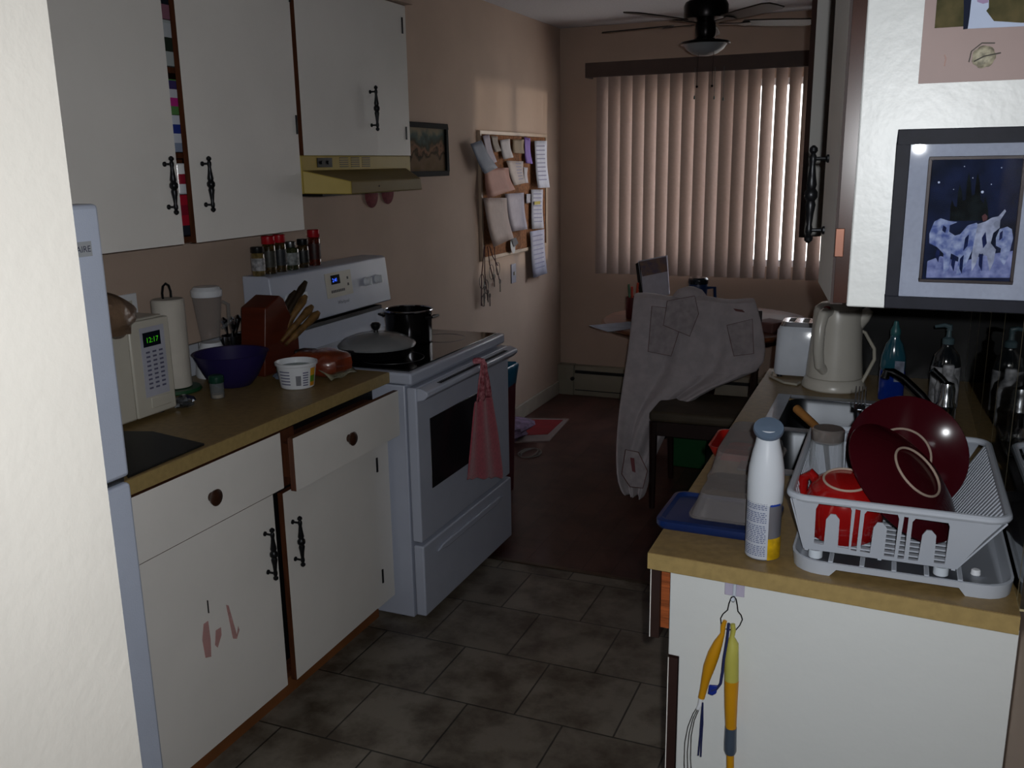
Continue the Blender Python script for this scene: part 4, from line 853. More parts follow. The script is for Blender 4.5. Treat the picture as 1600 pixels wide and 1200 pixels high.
# sink
t=T('kitchen_sink','stainless double bowl sink set in the right counter','sink',(2.06,-.26,H)); 
m=M()
R=lambda e,z:rrect(sx0-e,sx1+e,sy0-e,sy1+e,z,.05)
def basin(y0,y1):
    mm=[rrect(sx0+.012,sx1-.012,y0,y1,H+.003,.05),rrect(sx0+.018,sx1-.018,y0+.006,y1-.006,H-.01,.05),rrect(sx0+.03,sx1-.03,y0+.02,y1-.02,H-.16,.05),rrect(sx0+.06,sx1-.06,y0+.05,y1-.05,H-.17,.04)]
    loft(m,mm,False,True)
basin(-.59,-.275); basin(-.245,.075); m.build('bowls',mat('dull steel bowl','#424447',.35,.9,noise=.1),t)
m=M(); e=.024
m.box(sx0-e,sx0+.014,sy0-e,sy1+e,H,H+.0045); m.box(sx1-.014,sx1+.09,sy0-e,sy1+e,H,H+.0045); m.box(sx0+.014,sx1-.014,sy0-e,sy0+.012,H,H+.0045); m.box(sx0+.014,sx1-.014,sy1-.012,sy1+e,H,H+.0045); m.box(sx0+.014,sx1-.014,-.277,-.243,H,H+.0045)
m.build('rim',mat('sink rim steel','#8c9098',.28,.85,noise=.08,nscale=30),t,bevel=.002)
for y in (-.43,-.085): M().cyl((2.06,y,H-.171),(2.06,y,H-.167),.03).build('drain',chrome,t)
# faucet
t=T('faucet','chrome kitchen faucet with a long spout and lever','faucet',(2.3,-.2,H)); bx,by=2.295,-.20; z0=H+.0048
M().lathe([(.03,0),(.031,.006),(.026,.014),(.022,.02),(.021,.07),(.023,.075),(.023,.082),(.019,.088),(.0185,.12),(.015,.135),(.001,.14)],(bx,by,z0),28).build('faucet_body',chrome,t)
m=M(); m.tube([(bx-.01,by,z0+.055),at(1463,650,'y',by+.01),at(1440,618,'y',by+.03),at(1413,592,'y',by+.05),at(1395,581,'y',by+.06),at(1386,580,'y',by+.06),at(1383,590,'y',by+.06)],[.013,.012,.0105,.010,.010,.010,.011],12); m.build('spout',mat('dark chrome','#54565a',.2,1,noise=0),t)
m=M(); q=[(bx,by,z0+.125),at(1487,612,'y',by),at(1472,592,'y',by),at(1456,578,'y',by)]; m.tube(q,[.012,.009,.008,.009],12); m.build('lever',mat('dark chrome','#54565a',.2,1),t)
M().box(bx-.028,bx+.028,by-.13,by+.13,z0-.0003,z0+.008).build('escutcheon',chrome,t,bevel=.004)
M().lathe([(.016,0),(.016,.02),(.012,.03),(.001,.032)],(bx,by-.10,z0+.008),16).build('sprayer_cap',chrome,t)
# kettle
kc=(2.005,.262,H); km_=mat('off white kettle plastic','#c0bcb3',.3,noise=.03,spec=.6)
t=T('electric_kettle','off white electric kettle with red switch behind the sink','kettle',kc)
M().lathe([(.088,0),(.092,.004),(.092,.012),(.085,.03),(.08,.034)],kc,40).build('power_base',km_,t)
M().lathe([(.078,.034),(.082,.038),(.08,.07),(.074,.14),(.071,.20),(.070,.232),(.067,.245),(.05,.258),(.02,.263),(.001,.264)],kc,40).build('kettle_body',km_,t)
m=M(); m.prism([Vector((kc[0]+.055,kc[1]-.02,kc[2]+.205)),Vector((kc[0]+.098,kc[1],kc[2]+.246)),Vector((kc[0]+.055,kc[1]+.02,kc[2]+.205)),Vector((kc[0]+.04,kc[1],kc[2]+.18))],(0,0,.0)) if False else None
m=M(); m.tube([(kc[0]+.045,kc[1],kc[2]+.195),(kc[0]+.072,kc[1],kc[2]+.222),(kc[0]+.09,kc[1],kc[2]+.243)],[.03,.022,.012],14); m.build('spout',km_,t)
hd=Vector((-.35,-.94,0)).normalized(); kv=Vector(kc)
m=M(); m.tube([kv+hd*.062+Vector((0,0,.243)),kv+hd*.10+Vector((0,0,.236)),kv+hd*.118+Vector((0,0,.2)),kv+hd*.118+Vector((0,0,.13)),kv+hd*.105+Vector((0,0,.085)),kv+hd*.07+Vector((0,0,.062))],[.016,.017,.016,.015,.015,.014],14); m.build('handle',km_,t)
m=M(); p=kv+hd*.078+Vector((0,0,.247)); m.lathe([(.011,0),(.011,.006),(.008,.009),(.001,.0095)],p,16,ax=(-.2,-.5,.8)); m.build('switch',mat('red switch','#8c1c1c',.3),t)
m=M(); m.tube([kv+Vector((.05,.05,.235)),at(1338,512,'y',.3),at(1352,520,'y',.3),at(1366,545,'y',.29),at(1366,562,'y',.27),at(1352,588,'y',.25),at(1338,612,'y',.24),kv+Vector((.075,-.03,.01))],.0055,10); m.build('power_cord',mat('cream cord','#aaa598',.4),t)
# toaster
t=T('toaster','glossy white toaster with chrome top beside the kettle','toaster',(1.885,.40,H))
m=M(); loft(m,[rrect(1.818,1.955,.345,.455,H+.008,.025),rrect(1.815,1.958,.34,.46,H+.02,.028),rrect(1.82,1.953,.343,.457,H+.15,.028),rrect(1.83,1.943,.35,.45,H+.168,.025)]); m.build('toaster_body',mat('glossy white shell','#ccd2dc',.15,coat=.5),t)
m=M(); loft(m,[rrect(1.828,1.945,.348,.452,H+.164,.025),rrect(1.834,1.939,.354,.446,H+.178,.025)]); m.build('chrome_top',chrome,t)
for x in (1.862,1.905): M().box(x-.009,x+.009,.365,.435,H+.172,H+.1785).build('bread_slot',dark,t)
m=M(); 
for x in (1.835,1.94):
    for y in (.36,.44): m.cyl((x,y,H),(x,y,H+.012),.008)
m.build('feet',dark,t)
m=M(); m.tube([at(a,b,'z',H+.004) for a,b in ((1206,582),(1203,588),(1212,592),(1225,598),(1245,601),(1250,598))],.004,8); m.build('toaster_cord',mat('cream cord','#aaa598',.4),t)
# blue dish soap
t=T('dish_soap_bottle','blue dish soap bottle with teal cap behind the faucet spout','bottle',(2.16,.14,H)); c=(2.168,.15,H)
M().lathe([(.026,0),(.03,.004),(.03,.085),(.028,.09)],c,24,sx=1.15,sy=.7).build('liquid',mat('blue liquid','#0a2878',.15,coat=1,noise=.05),t)
M().lathe([(.0285,.09),(.03,.10),(.0285,.13),(.02,.165),(.012,.18),(.011,.19)],c,24,sx=1.15,sy=.7).build('bottle_shoulder',mat('teal clear plastic','#1c4a58',.12,coat=1,noise=.1),t)
M().lathe([(.013,.19),(.014,.192),(.014,.205),(.009,.215),(.006,.23),(.001,.232)],c,20).build('cap',mat('teal cap','#2c5c60',.35),t)
m=M(); m.box(c[0]+.005,c[0]+.03,c[1]-.0225,c[1]-.0215,H+.06,H+.12); m.build('bottle_label',mat('pale label','#6c7488',.5,noise=.3,nscale=60),t)
# pump bottles
def pump(c,h,r,body,lab,label,tcap):
    t=T('soap_pump_bottle',label,'soap bottle',c)
    M().lathe([(r*.9,0),(r,.004),(r,h*.55),(r*.85,h*.66),(r*.4,h*.74),(r*.38,h*.78)],c,26,sx=1,sy=.75).build('bottle_body',body,t)
    M().lathe([(r+.0008,h*.08),(r+.001,h*.09),(r+.001,h*.52),(r+.0006,h*.53)],c,26,sx=1,sy=.75).build('bottle_label',lab,t)
    m=M(); m.lathe([(r*.42,h*.78),(r*.42,h*.84),(r*.2,h*.86),(r*.15,h*.93)],c,18); v=Vector(c); m.tube([v+Vector((0,0,h*.93)),v+Vector((0,0,h*.97)),v+Vector((-.012,-.002,h*.985)),v+Vector((-.036,-.004,h*.965))],[.009,.009,.006,.004],10); m.build('pump',tcap,t)
labm=mat('white speckled label','#9fa0a4',.5,noise=.35,nscale=50)
pump((2.300,.055,H),.245,.036,mat('dark bottle','#14181c',.1,coat=1),labm,'soap pump bottle with white label standing behind the faucet',mat('clear pump','#44565c',.2))
t=T('soap_bottle','short white speckled bottle just behind the faucet base','bottle',(2.30,-.035,H))
M().lathe([(.024,0),(.027,.004),(.027,.06),(.029,.09),(.024,.115),(.014,.125),(.014,.150),(.012,.153)],(2.302,-.038,H),26,sy=.8).build('bottle_body',labm,t)
# ------------------------------------------------------------------ air freshener
fc=Vector((1.979,-1.068,H)); t=T('air_freshener','white aerosol air freshener with grey top by the dish rack','spray can',fc)
can=mat('can label white','#aeb4c0',.3,noise=.02); shr=mat('white shroud','#c4cad2',.28,noise=.01)
M().lathe([(.026,0),(.0285,.002),(.0295,.006),(.0295,.135),(.028,.14)],fc,40).build('can_body',mat('can silver','#85868f',.3,.5,noise=.05),t)
M().lathe([(.0298,.102),(.0305,.106),(.0310,.14),(.0295,.165),(.025,.19),(.0205,.208),(.0185,.222),(.019,.232)],fc,40).build('shroud',shr,t)
Q=Vector((.12,-.18,1)).normalized()
M().lathe([(.019,0),(.0215,.002),(.023,.008),(.022,.012),(.001,.014)],fc+Vector((0,0,.226)),32,ax=(.08,-.55,1),sx=1.12,sy=1.1).build('nozzle_cap',mat('blue grey cap','#5c6c80',.35),t)
def canpatch(mt,name,a0,a1,z0,z1,r=.0302,n=10):
    m=M(); vs=[];fs=[]
    for i in range(n+1):
        a=math.radians(a0+(a1-a0)*i/n)
        for z in (z0,z1): vs.append(fc+Vector((r*math.cos(a),r*math.sin(a),z)))
    for i in range(n): fs.append((2*i,2*i+2,2*i+3,2*i+1))
    m.add(vs,fs); return m.build(name,mt,t)
cd=-83 # azimuth facing camera
canpatch(can,'white_panel',cd-110,cd+16,.004,.13,.0300)
m=M(); 
def line(z,a0,a1,hh):
    vs=[];fs=[];n=5
    for i in range(n+1):
        a=math.radians(a0+(a1-a0)*i/n)
        for zz in (z,z+hh): vs.append(fc+Vector((.0304*math.cos(a),.0304*math.sin(a),zz)))
    for i in range(n): fs.append((2*i,2*i+2,2*i+3,2*i+1))
    m.add(vs,fs)
random.seed(11)
for k in range(34):
    z=.010+k*.0034
    if k in (6,17,24): continue
    a=cd-70
    while a<cd+6:
        b=a+random.uniform(4,12); line(z,a,min(b,cd+8),.0016); a=b+random.uniform(2,4)
m.build('fine_print',mat('can print','#5c6484',.6,noise=0),t,smooth=False)
canpatch(mat('can yellow','#c8a010',.35,noise=.2,nscale=60),'yellow_band',cd+16,cd+95,.003,.042,.0301)
canpatch(mat('can blue','#1c3c9c',.35),'blue_band',cd+18,cd+60,.101,.110,.0302)
canpatch(mat('can gold dots','#a89440',.4,noise=.5,nscale=300,col2='#6a6470'),'gold_dots',cd+20,cd+60,.111,.128,.0301)
# ------------------------------------------------------------------ blue lid, clear tubs, red lid
m=M(); loft(m,[rrect(0,.21,0,.17,0,.02),rrect(-.004,.214,-.004,.174,.006,.022),rrect(-.004,.214,-.004,.174,.016,.022),rrect(.004,.206,.004,.166,.018,.02),rrect(.01,.2,.01,.16,.012,.02)])
Rz=Matrix.Translation((1.775,-1.012,H))@Matrix.Rotation(math.radians(-1),4,'Z'); m.v=[Rz@v for v in m.v]
m.build('container_lid',mat('blue plastic lid','#0a2252',.35,noise=.04,coat=.3),label='blue rectangular container lid flat on the counter left of the spray can',cat='lid')
def tub(z,x0,x1,y0,y1,h,mt,label,tilt=0,taper=.014,tiltx=0,rz=0):
    m=M(); loft(m,[rrect(x0-.004,x1+.004,y0-.004,y1+.004,0,.022),rrect(x0-.004,x1+.004,y0-.004,y1+.004,.003,.022),rrect(x0,x1,y0,y1,.003,.02),rrect(x0+taper,x1-taper,y0+taper,y1-taper,h,.022)],False,True)
    c=Vector(((x0+x1)/2,y0,0)); Rm=Matrix.Translation((c.x,c.y,z))@Matrix.Rotation(rz,4,'Z')@Matrix.Rotation(tilt,4,'X')@Matrix.Rotation(tiltx,4,'Y')@Matrix.Translation((-c.x,-c.y,0))
    m.v=[Rm@v for v in m.v]; return m.build('plastic_tub',mt,label=label,cat='tub',group='clear plastic tubs',solid=.0015)
clr=glassy('clear grey plastic','#a09a98',.16,.12,.9)
tub(H+.019,1.832,1.972,-.985,-.82,.045,clr,'clear plastic tub upside down on the blue lid')
tub(H+.03,1.828,1.95,-.80,-.60,.06,clr,'clear plastic tub tilted behind the one on the blue lid',tilt=math.radians(8),rz=math.radians(-4))
t=T('red_container','red plastic container behind the clear tubs','container',(1.85,-.52,H))
m=M(); loft(m,[rrect(1.80,1.90,-.56,-.44,H,.015),rrect(1.785,1.915,-.58,-.42,H+.035,.02),rrect(1.79,1.91,-.575,-.425,H+.035,.02),rrect(1.805,1.895,-.555,-.445,H+.004,.015)]); m.build('container_body',mat('red tub plastic','#9c1a14',.3,coat=.3),t)
# dark pan seen beside the can
# ------------------------------------------------------------------ dish rack and tray
rk=mat('white rack plastic','#aab0ba',.35,noise=.02)
t=T('drain_tray','white plastic drain tray under the dish rack','tray',(2.2,-.75,H))
m=M(); x0,x1,y0,y1=2.03,2.371,-1.118,-.628
def notch(R,y,z,zn):
    ex=[Vector((a,y,b)) for a,b in ((2.095,z),(2.105,zn),(2.29,zn),(2.30,z))]; return R[:18]+ex+R[18:]
loft(m,[notch(rrect(x0+.003,x1-.003,y0+.003,y1-.003,H+.0003,.047),y0+.003,H+.0003,H+.0125),notch(rrect(x0,x1,y0,y1,H+.024,.05),y0,H+.024,H+.024),notch(rrect(x0+.004,x1-.004,y0+.004,y1-.004,H+.0245,.05),y0+.004,H+.0245,H+.0245),notch(rrect(x0+.014,x1-.014,y0+.016,y1-.014,H+.009,.045),y0+.016,H+.009,H+.013)],False,True)
m.build('tray_body',rk,t,ang=50)
m=M()
for k in range(5):
    x=2.09+k*.05; m.box(x,x+.008,-1.08,-.66,H+.0088,H+.0115)
m.build('tray_rib',rk,t,bevel=.002)
M().cyl((2.318,-1.045,H+.009),(2.318,-1.045,H+.019),.008,.007).build('tray_foot',whitep,t,bevel=.002)
# rack basket
RX0,RX1,RY0,RY1=2.022,2.352,-1.105,-.655; BX0,BX1,BY0,BY1=2.05,2.285,-1.078,-.69; ZB,ZR=H+.028,H+.128
t=T('dish_rack','white plastic dish rack full of red dishes','dish rack',(2.19,-.88,H+.01))
m=M(); ring=rrect(RX0,RX1,RY0,RY1,ZR,.03,6); m.tube(ring,.0065,10,closed=True); m.build('rim',rk,t)
# front panel with cut-outs: 2D curve with holes on the slanted front plane
FP0=Vector((RX0,RY0,ZR)); 
def fpt(x,z):
    k=(z-ZB)/(ZR-ZB); return Vector((x,BY0+(RY0-BY0)*k,z))
def fromfront(px,py):
    # intersect the view ray with the slanted front plane
    n_=Vector((0,(ZR-ZB),-(RY0-BY0))).normalized(); p0=fpt(2.1,ZB); d=cf+cr*((px-800)/FPX)-cu*((py-600)/FPX); k=(p0-CAM).dot(n_)/d.dot(n_); return CAM+d*k
def panel_with_holes(outer,holes,th,name,mt,parent):
    cu_=bpy.data.curves.new('c','CURVE'); cu_.dimensions='2D'; cu_.fill_mode='BOTH'; cu_.extrude=th/2
    for pl in [outer]+holes:
        s=cu_.splines.new('POLY'); s.points.add(len(pl)-1); s.use_cyclic_u=True
        for i,p in enumerate(pl): s.points[i].co=(p[0],p[1],0,1)
    ob=bpy.data.objects.new('c',cu_); C.objects.link(ob); bpy.context.view_layer.update()
    me=bpy.data.meshes.new_from_object(ob.evaluated_get(bpy.context.evaluated_depsgraph_get()))
    m=M(); m.add([fpt(v.co.x,v.co.y)+Vector((0,v.co.z,0)) for v in me.vertices],[tuple(p.vertices) for p in me.polygons])
    bpy.data.objects.remove(ob); bpy.data.curves.remove(cu_); bpy.data.meshes.remove(me)
    return m.build(name,mt,parent,smooth=False)
holesx=[]
def rx(pts): return [(v.x,v.z) for v in (fromfront(*p) for p in pts)]
def nshape(pts): return rx(pts)
# traced openings (photo pixels on the panel)
h1=rx([(1280,786),(1329,792),(1331,798),(1326,857),(1309,854),(1312,812),(1306,804),(1298,803),(1291,811),(1287,851),(1272,848),(1275,795)])
h2=rx([(1337,795),(1345,797),(1338,861),(1329,859)])
h3=rx([(1355,798),(1403,804),(1405,811),(1397,870),(1381,868),(1386,825),(1380,817),(1371,816),(1365,824),(1359,864),(1344,861),(1351,803)])
h4=rx([(1413,807),(1420,808),(1412,873),(1402,872)])
h5=rx([(1431,810),(1482,817),(1484,823),(1476,881),(1459,879),(1463,837),(1456,829),(1448,828),(1441,836),(1434,876),(1419,874),(1426,815)])
outer=[(BX0,ZB),(BX1,ZB),(RX1-.012,ZR-.002),(RX0+.006,ZR-.002)]
panel_with_holes(outer,[h1,h2,h3,h4,h5],.003,'front_panel',rk,t)
m=M(); m.add([Vector(p) for p in ((BX0,BY1,ZB),(BX1,BY1,ZB),(RX1-.012,RY1,ZR),(RX0+.01,RY1,ZR))],[(0,1,2,3)]); m.build('back_panel',rk,t,solid=.003)
m=M(); N=26
for k in range(N):
    u=(k+.5)/N; a=Vector((BX1,BY0+(BY1-BY0)*u,ZB)); b=Vector((RX1-.004,RY0+(RY1-RY0)*u,ZR-.003)); d=(b-a); s_=.0046
    m.prism([a+Vector((0,-s_,0)),b+Vector((0,-s_,0)),b+Vector((0,s_,0)),a+Vector((0,s_,0))],(.002,0,-.002))
m.build('side_slats',rk,t,smooth=False)
m=M()
for k in range(N):
    u=(k+.5)/N; a=Vector((BX0,BY0+(BY1-BY0)*u,ZB)); b=Vector((RX0+.004,RY0+(RY1-RY0)*u,ZR-.003)); s_=.0048
    m.prism([a+Vector((0,-s_,0)),b+Vector((0,-s_,0)),b+Vector((0,s_,0)),a+Vector((0,s_,0))],(-.002,0,-.002))
m.build('side_slats',rk,t,smooth=False)
m=M()
for k in range(18):
    y=BY0+(BY1-BY0)*(k+.5)/18; m.box(BX0,BX1,y-.005,y+.005,ZB-.001,ZB+.002)
for x in (BX0,(BX0+BX1)/2,BX1-.006): m.box(x,x+.006,BY0,BY1,ZB-.003,ZB)
m.build('bottom_grid',rk,t,smooth=False)
for x,y in ((BX0+.018,BY0+.012),(BX1-.02,BY0+.012),(BX0+.018,BY1-.012),(BX1-.02,BY1-.012)):
    M().lathe([(.010,0),(.012,.002),(.012,ZB-H-.012)],(x,y,H+.0095),12).build('foot',mat('clear white foot','#c4ccd4',.25),t)
m=M(); m.box(RX0+.012,RX0+.07,RY1-.075,RY1-.012,ZB+.003,ZB+.005)
for a in ((RX0+.012,RX0+.014,RY1-.075,RY1-.012),(RX0+.068,RX0+.07,RY1-.075,RY1-.012),(RX0+.014,RX0+.068,RY1-.075,RY1-.073),(RX0+.014,RX0+.068,RY1-.014,RY1-.012)): m.box(*a,ZB+.005,ZR-.005)
m.build('cutlery_cup',rk,t)
# dishes
dred=mat('dark red glaze','#380a12',.14,noise=.08,nscale=8,coat=0,spec=.14); unglz=mat('unglazed foot ring','#a39082',.7,noise=.1)
def plate(name,label,c,nrm,R,depth,fr,lip=False):
    nrm=Vector(nrm).normalized(); t=T(name,label,'plate',c,'dark red plates in the rack')
    # nrm points out of the underside
    M().lathe([(.001,.002),(R*.55,.001),(R,-depth+.002),(R*1.0,-depth-.0015),(R*.985,-depth-.001),(R*.55,-.006),(.001,-.006)],c,56,ax=nrm).build('glazed_plate' ,dred,t)
    m=M(); Q=Vector((0,0,1)).rotation_difference(nrm).to_matrix(); m.tube([Vector(c)+Q@Vector((fr*math.cos(a*PI/28),fr*math.sin(a*PI/28),.004)) for a in range(56)],.0022,8,closed=True); m.build('foot_ring',unglz,t)
    return t
back=-cf
plate('dinner_plate','large dark red dinner plate leaning at the back of the dish rack',at(1410,712,'y',-.78),Vector((-.26,-.93,.10)),.114,.020,.053)
nf=(back*.66+cr*.46+cu*.56).normalized()
fcn=at(1431,739,'y',-.985)
plate('soup_plate','dark red soup plate tilted in front of the large dinner plate',fcn,nf,.118,.030,.048)
# pot / mug
redg=mat('bright red glaze','#8a1010',.15,noise=.05,coat=.8)
pcx=Vector((2.105,-1.0,ZB+.004)); t=T('soup_mug','bright red soup mug upside down in the dish rack','mug',pcx)
mx_=Vector((.02,-.22,1)).normalized(); Qm=Vector((0,0,1)).rotation_difference(mx_).to_matrix()
M().lathe([(.058,0),(.061,.002),(.066,.024),(.065,.056),(.055,.084),(.041,.095),(.037,.097),(.001,.095)],pcx+Vector((0,0,.013)),44,ax=mx_).build('mug_body',redg,t)
m=M(); m.tube([pcx+Vector((0,0,.013))+Qm@Vector((.0365*math.cos(a*PI/20),.0365*math.sin(a*PI/20),.0975)) for a in range(40)],.0022,8,closed=True); m.build('foot_ring',unglz,t)
m=M(); m.tube([pcx+Vector((-.045,.005,.090)),pcx+Vector((-.058,.01,.102)),pcx+Vector((-.070,.012,.092)),pcx+Vector((-.072,.01,.062)),pcx+Vector((-.058,.005,.045))],.0095,12); m.build('handle',redg,t)
# glass
gc=Vector((2.062,-.83,ZB+.004)); t=T('glass_tumbler','clear ribbed tumbler upside down beside the red soup mug','glass',gc)
m=M(); pr=[(.034,0),(.034,.01),(.029,.115),(.030,.12),(.030,.14),(.026,.144),(.001,.144)]
m.lathe(pr,gc,40)
for i,v in enumerate(m.v):
    a=math.atan2(v.y-gc.y,v.x-gc.x)
    if .005<v.z-gc.z<.118: v.x+=.0016*math.cos(a)*(1 if i%2 else -1); v.y+=.0016*math.sin(a)*(1 if i%2 else -1)
m.build('tumbler_wall',glassy('ribbed glass','#d4d8de',.06,.03,.9,.5),t); M().lathe([(.0285,.119),(.0303,.122),(.0303,.141),(.027,.1445),(.001,.1445)],gc,32).build('thick_base',mat('smoky base','#8c8480',.15,metal=.5,coat=1),t)
# fork and brush, spoon
fb=Vector((2.05,-.70,ZB+.006))
t=T('dinner_fork','steel fork standing tines up in the dish rack','fork',(2.09,-.68,ZB+.006))
ft=at(1343,640,'y',-.66); m=M(); m.tube([(2.07,-.70,ZB+.006),ft-Vector((0,0,.02)),ft],[.004,.003,.005],8)
m.box(ft.x-.011,ft.x+.011,ft.y-.0015,ft.y+.0015,ft.z,ft.z+.012)
for k in range(4): x=ft.x-.0095+k*.0063; m.tube([(x,ft.y,ft.z+.010),(x,ft.y,ft.z+.04),(x,ft.y-.002,ft.z+.05)],[.0018,.0016,.0008],6)
m.build('fork_body',chrome,t)
t=T('wooden_spoon','wooden handled spoon resting across the dish rack corner','spoon',(2.0,-.66,ZR))
a=at(1243,637,'y',-.62); b=Vector((2.05,-.725,ZR+.004)); m=M(); d=(b-a).normalized(); m.tube([a,a+d*.006,a+(b-a)*.6,b],[.005,.0095,.0085,.007],12); m.build('wooden_handle',mat('worn wood','#9c6a34',.5,noise=.2,nscale=20),t)
m=M(); m.tube([b,Vector((2.066,-.77,ZB+.03))],[.006,.004],8); m.build('spoon_neck',steel,t)
# ------------------------------------------------------------------ hook and hanging brushes
PY=YE(1.95)
t=T('adhesive_hook','small white adhesive hook on the cabinet end panel','hook',(1.95,-1.142,.84))
q=at(1133,909,'y',PY); q2=at(1163,933,'y',PY)
M().box(q.x,q2.x,PY-.0025,PY+.0005,q2.z,.8825).build('adhesive_pad',mat('lilac white pad','#aaa4b8',.4),t,bevel=.001)
m=M(); hx=at(1147,925,'y',PY-.01).x; m.tube([(hx,PY-.002,.880),(hx,PY-.006,.876),(hx,PY-.007,.862),(hx,PY-.009,.856),(hx,PY-.016,.853),(hx,PY-.022,.858)],.003,8); m.build('hook_arm',mat('hook white','#b4bcc8',.3),t)
m=M(); YR=PY-.016
out=[(1143,933),(1139,943),(1137,953),(1130,959),(1126,966),(1127,975),(1131,982),(1140,984),(1150,984),(1156,977),(1160,968),(1158,961),(1153,955),(1152,945),(1150,936),(1147,932)]
m.tube([at(a,b,'y',YR) for a,b in out],.0011,8,closed=True); m.build('wire_ring',iron,label='thin dark wire ring hanging from the adhesive hook',cat='ring')
ylw=mat('yellow rubber','#b8820c',.45,noise=.05); paley=mat('pale green yellow rubber','#a8a44c',.45,noise=.05)
t=T('whisk','yellow handled wire whisk hanging left on the ring','whisk',at(1100,1100,'y',-1.17)); Y=PY-.020
def pth(l_,y=Y): return [at(a,b,'y',y) for a,b in l_]
m=M(); m.tube(pth([(1133,970),(1130,978),(1129,990),(1122,1005),(1115,1022),(1108,1042),(1103,1060),(1099,1078),(1096,1090)]),[.0035,.0045,.004,.008,.0105,.0105,.008,.0065,.006],14); m.build('handle',ylw,t)
m=M(); m.tube(pth([(1096,1089),(1094,1100),(1090,1108)]),[.0045,.004,.003],10); m.build('ferrule',whitep,t)
m=M()
for l_ in ([(1094,1098),(1083,1115),(1075,1135),(1070,1160),(1069,1190),(1070,1230)],[(1092,1104),(1083,1122),(1077,1145),(1074,1175),(1075,1230)],[(1094,1104),(1085,1125),(1080,1150),(1079,1185),(1082,1230)]): m.tube(pth(l_),.0009,6)
m.tube(pth([(1070,1230),(1074,1250),(1079,1250),(1082,1230)]),.0009,6); m.build('whisk_wire',steel,t)
t=T('bottle_brush','green and yellow handled brush hanging right on the ring','brush',at(1142,1200,'y',-1.18)); Y2=PY-.022
m=M(); m.tube(pth([(1145,975),(1146,985),(1144,995),(1145,1005),(1143,1030),(1143,1062)],Y2),[.004,.0045,.0042,.010,.0125,.0125],16); m.build('handle_top',paley,t)
m=M(); m.tube(pth([(1143,1062),(1142,1100),(1142,1143)],Y2),[.0126,.0115,.0095],16); m.build('handle_grip',ylw,t)
m=M(); m.tube(pth([(1142,1136),(1141,1160),(1141,1172),(1141,1177)],Y2),[.0105,.0112,.0112,.009],16); m.build('collar',mat('blue grey collar','#3f4a58',.3,coat=.4),t)
m=M(); m.tube(pth([(1141,1176),(1141,1200),(1141,1260)],Y2),[.0068,.0068,.006],12); m.build('shaft',ylw,t)
strap=mat('navy strap','#1c2450',.6,noise=.1)
t=T('wrist_strap','navy fabric strap looped between whisk and brush','strap',at(1130,1080,'y',-1.18))
m=M(); m.tube(pth([(1139,974),(1136,1000),(1131,1030),(1129,1050),(1126,1068),(1120,1076),(1111,1079)],PY-.034),.0024,8); m.build('strap_loop',strap,t)
m=M(); m.prism(pth([(1108,1071),(1121,1072),(1119,1084),(1113,1087),(1106,1084)],PY-.036),(0,.004,0)); m.build('strap_buckle',mat('navy buckle','#1a2c80',.35),t,bevel=.001)
m=M(); m.tube(pth([(1098,1098),(1096,1120),(1094,1150),(1091,1180)],PY-.034),.0016,6); m.tube(pth([(1098,1098),(1098,1130),(1096,1160),(1095,1182)],PY-.034),.0016,6); m.build('strap_tail',strap,t)
# ------------------------------------------------------------------ right wall cabinet
ZL=1.372
t=T('wall_cabinet','white wall cabinet with pictures on its side panel above the sink','cabinet',(2.24,-.33,ZL))
M().box(2.093,WX-.003,-1.14,-1.122,ZL,2.2).build('side_panel',cabb,t,bevel=.0025)
m=M(); m.box(2.095,WX-.003,-1.122,.465,ZL+.01,ZL+.028); m.box(2.095,WX-.003,.447,.465,ZL+.028,2.2); m.box(WX-.012,WX-.003,-1.122,.447,ZL+.028,2.2); m.box(2.095,WX-.012,-1.122,.447,2.18,2.2)
for z in (1.65,1.9): m.box(2.12,WX-.012,-1.122,.447,z,z+.016)
m.build('carcass',brownw,t,smooth=False)
m=M(); m.box(2.0735,2.0935,-1.137,-1.119,ZL+.005,2.2)
for y in (-.64,-.14,.43): m.box(2.075,2.095,y,y+.035,ZL+.005,2.2)
m.box(2.075,2.095,-1.1,.465,ZL+.005,ZL+.035); m.build('face_frame',mat('dark glossy stile','#3a1c12',.2,noise=.15,coat=.8),t,smooth=False)
hx_,hy_=2.070,-1.128
def rdoor(hx,hy,w_,ang,name='door'):
    """door hinged at (hx,hy); ang from +y towards -x"""
    d=Vector((-math.sin(ang),math.cos(ang),0)); n=Vector((-math.cos(ang),-math.sin(ang),0)); p=Vector((hx,hy,0)); m=M()
    v=[p+d*a+n*b+Vector((0,0,c)) for c in (ZL,2.195) for a in (0,w_) for b in (0,.018)]
    m.add(v,[(1,3,7,5),(0,4,6,2)]); m.cur=1; m.add(v,[(0,2,3,1),(4,5,7,6),(0,1,5,4),(2,6,7,3)])
    return m.build(name,[cabw,darkedge],t,smooth=False),p,d,n
dd,p,d,n=rdoor(2.086,-1.118,.275,math.radians(8.5))
handle(dd,p+d*.205+n*.018+Vector((0,0,1.532)),n,.16)
dd,p,d,n=rdoor(2.07,-.12,.30,math.radians(33)) if False else rdoor(2.068,.445,.33,math.radians(180-33))
m=M(); m.box(2.0705,2.0835,-1.1385,-1.1365,1.447,1.490); m.build('hinge',mat('copper hinge','#6e4636',.4,.5),t,bevel=.001)
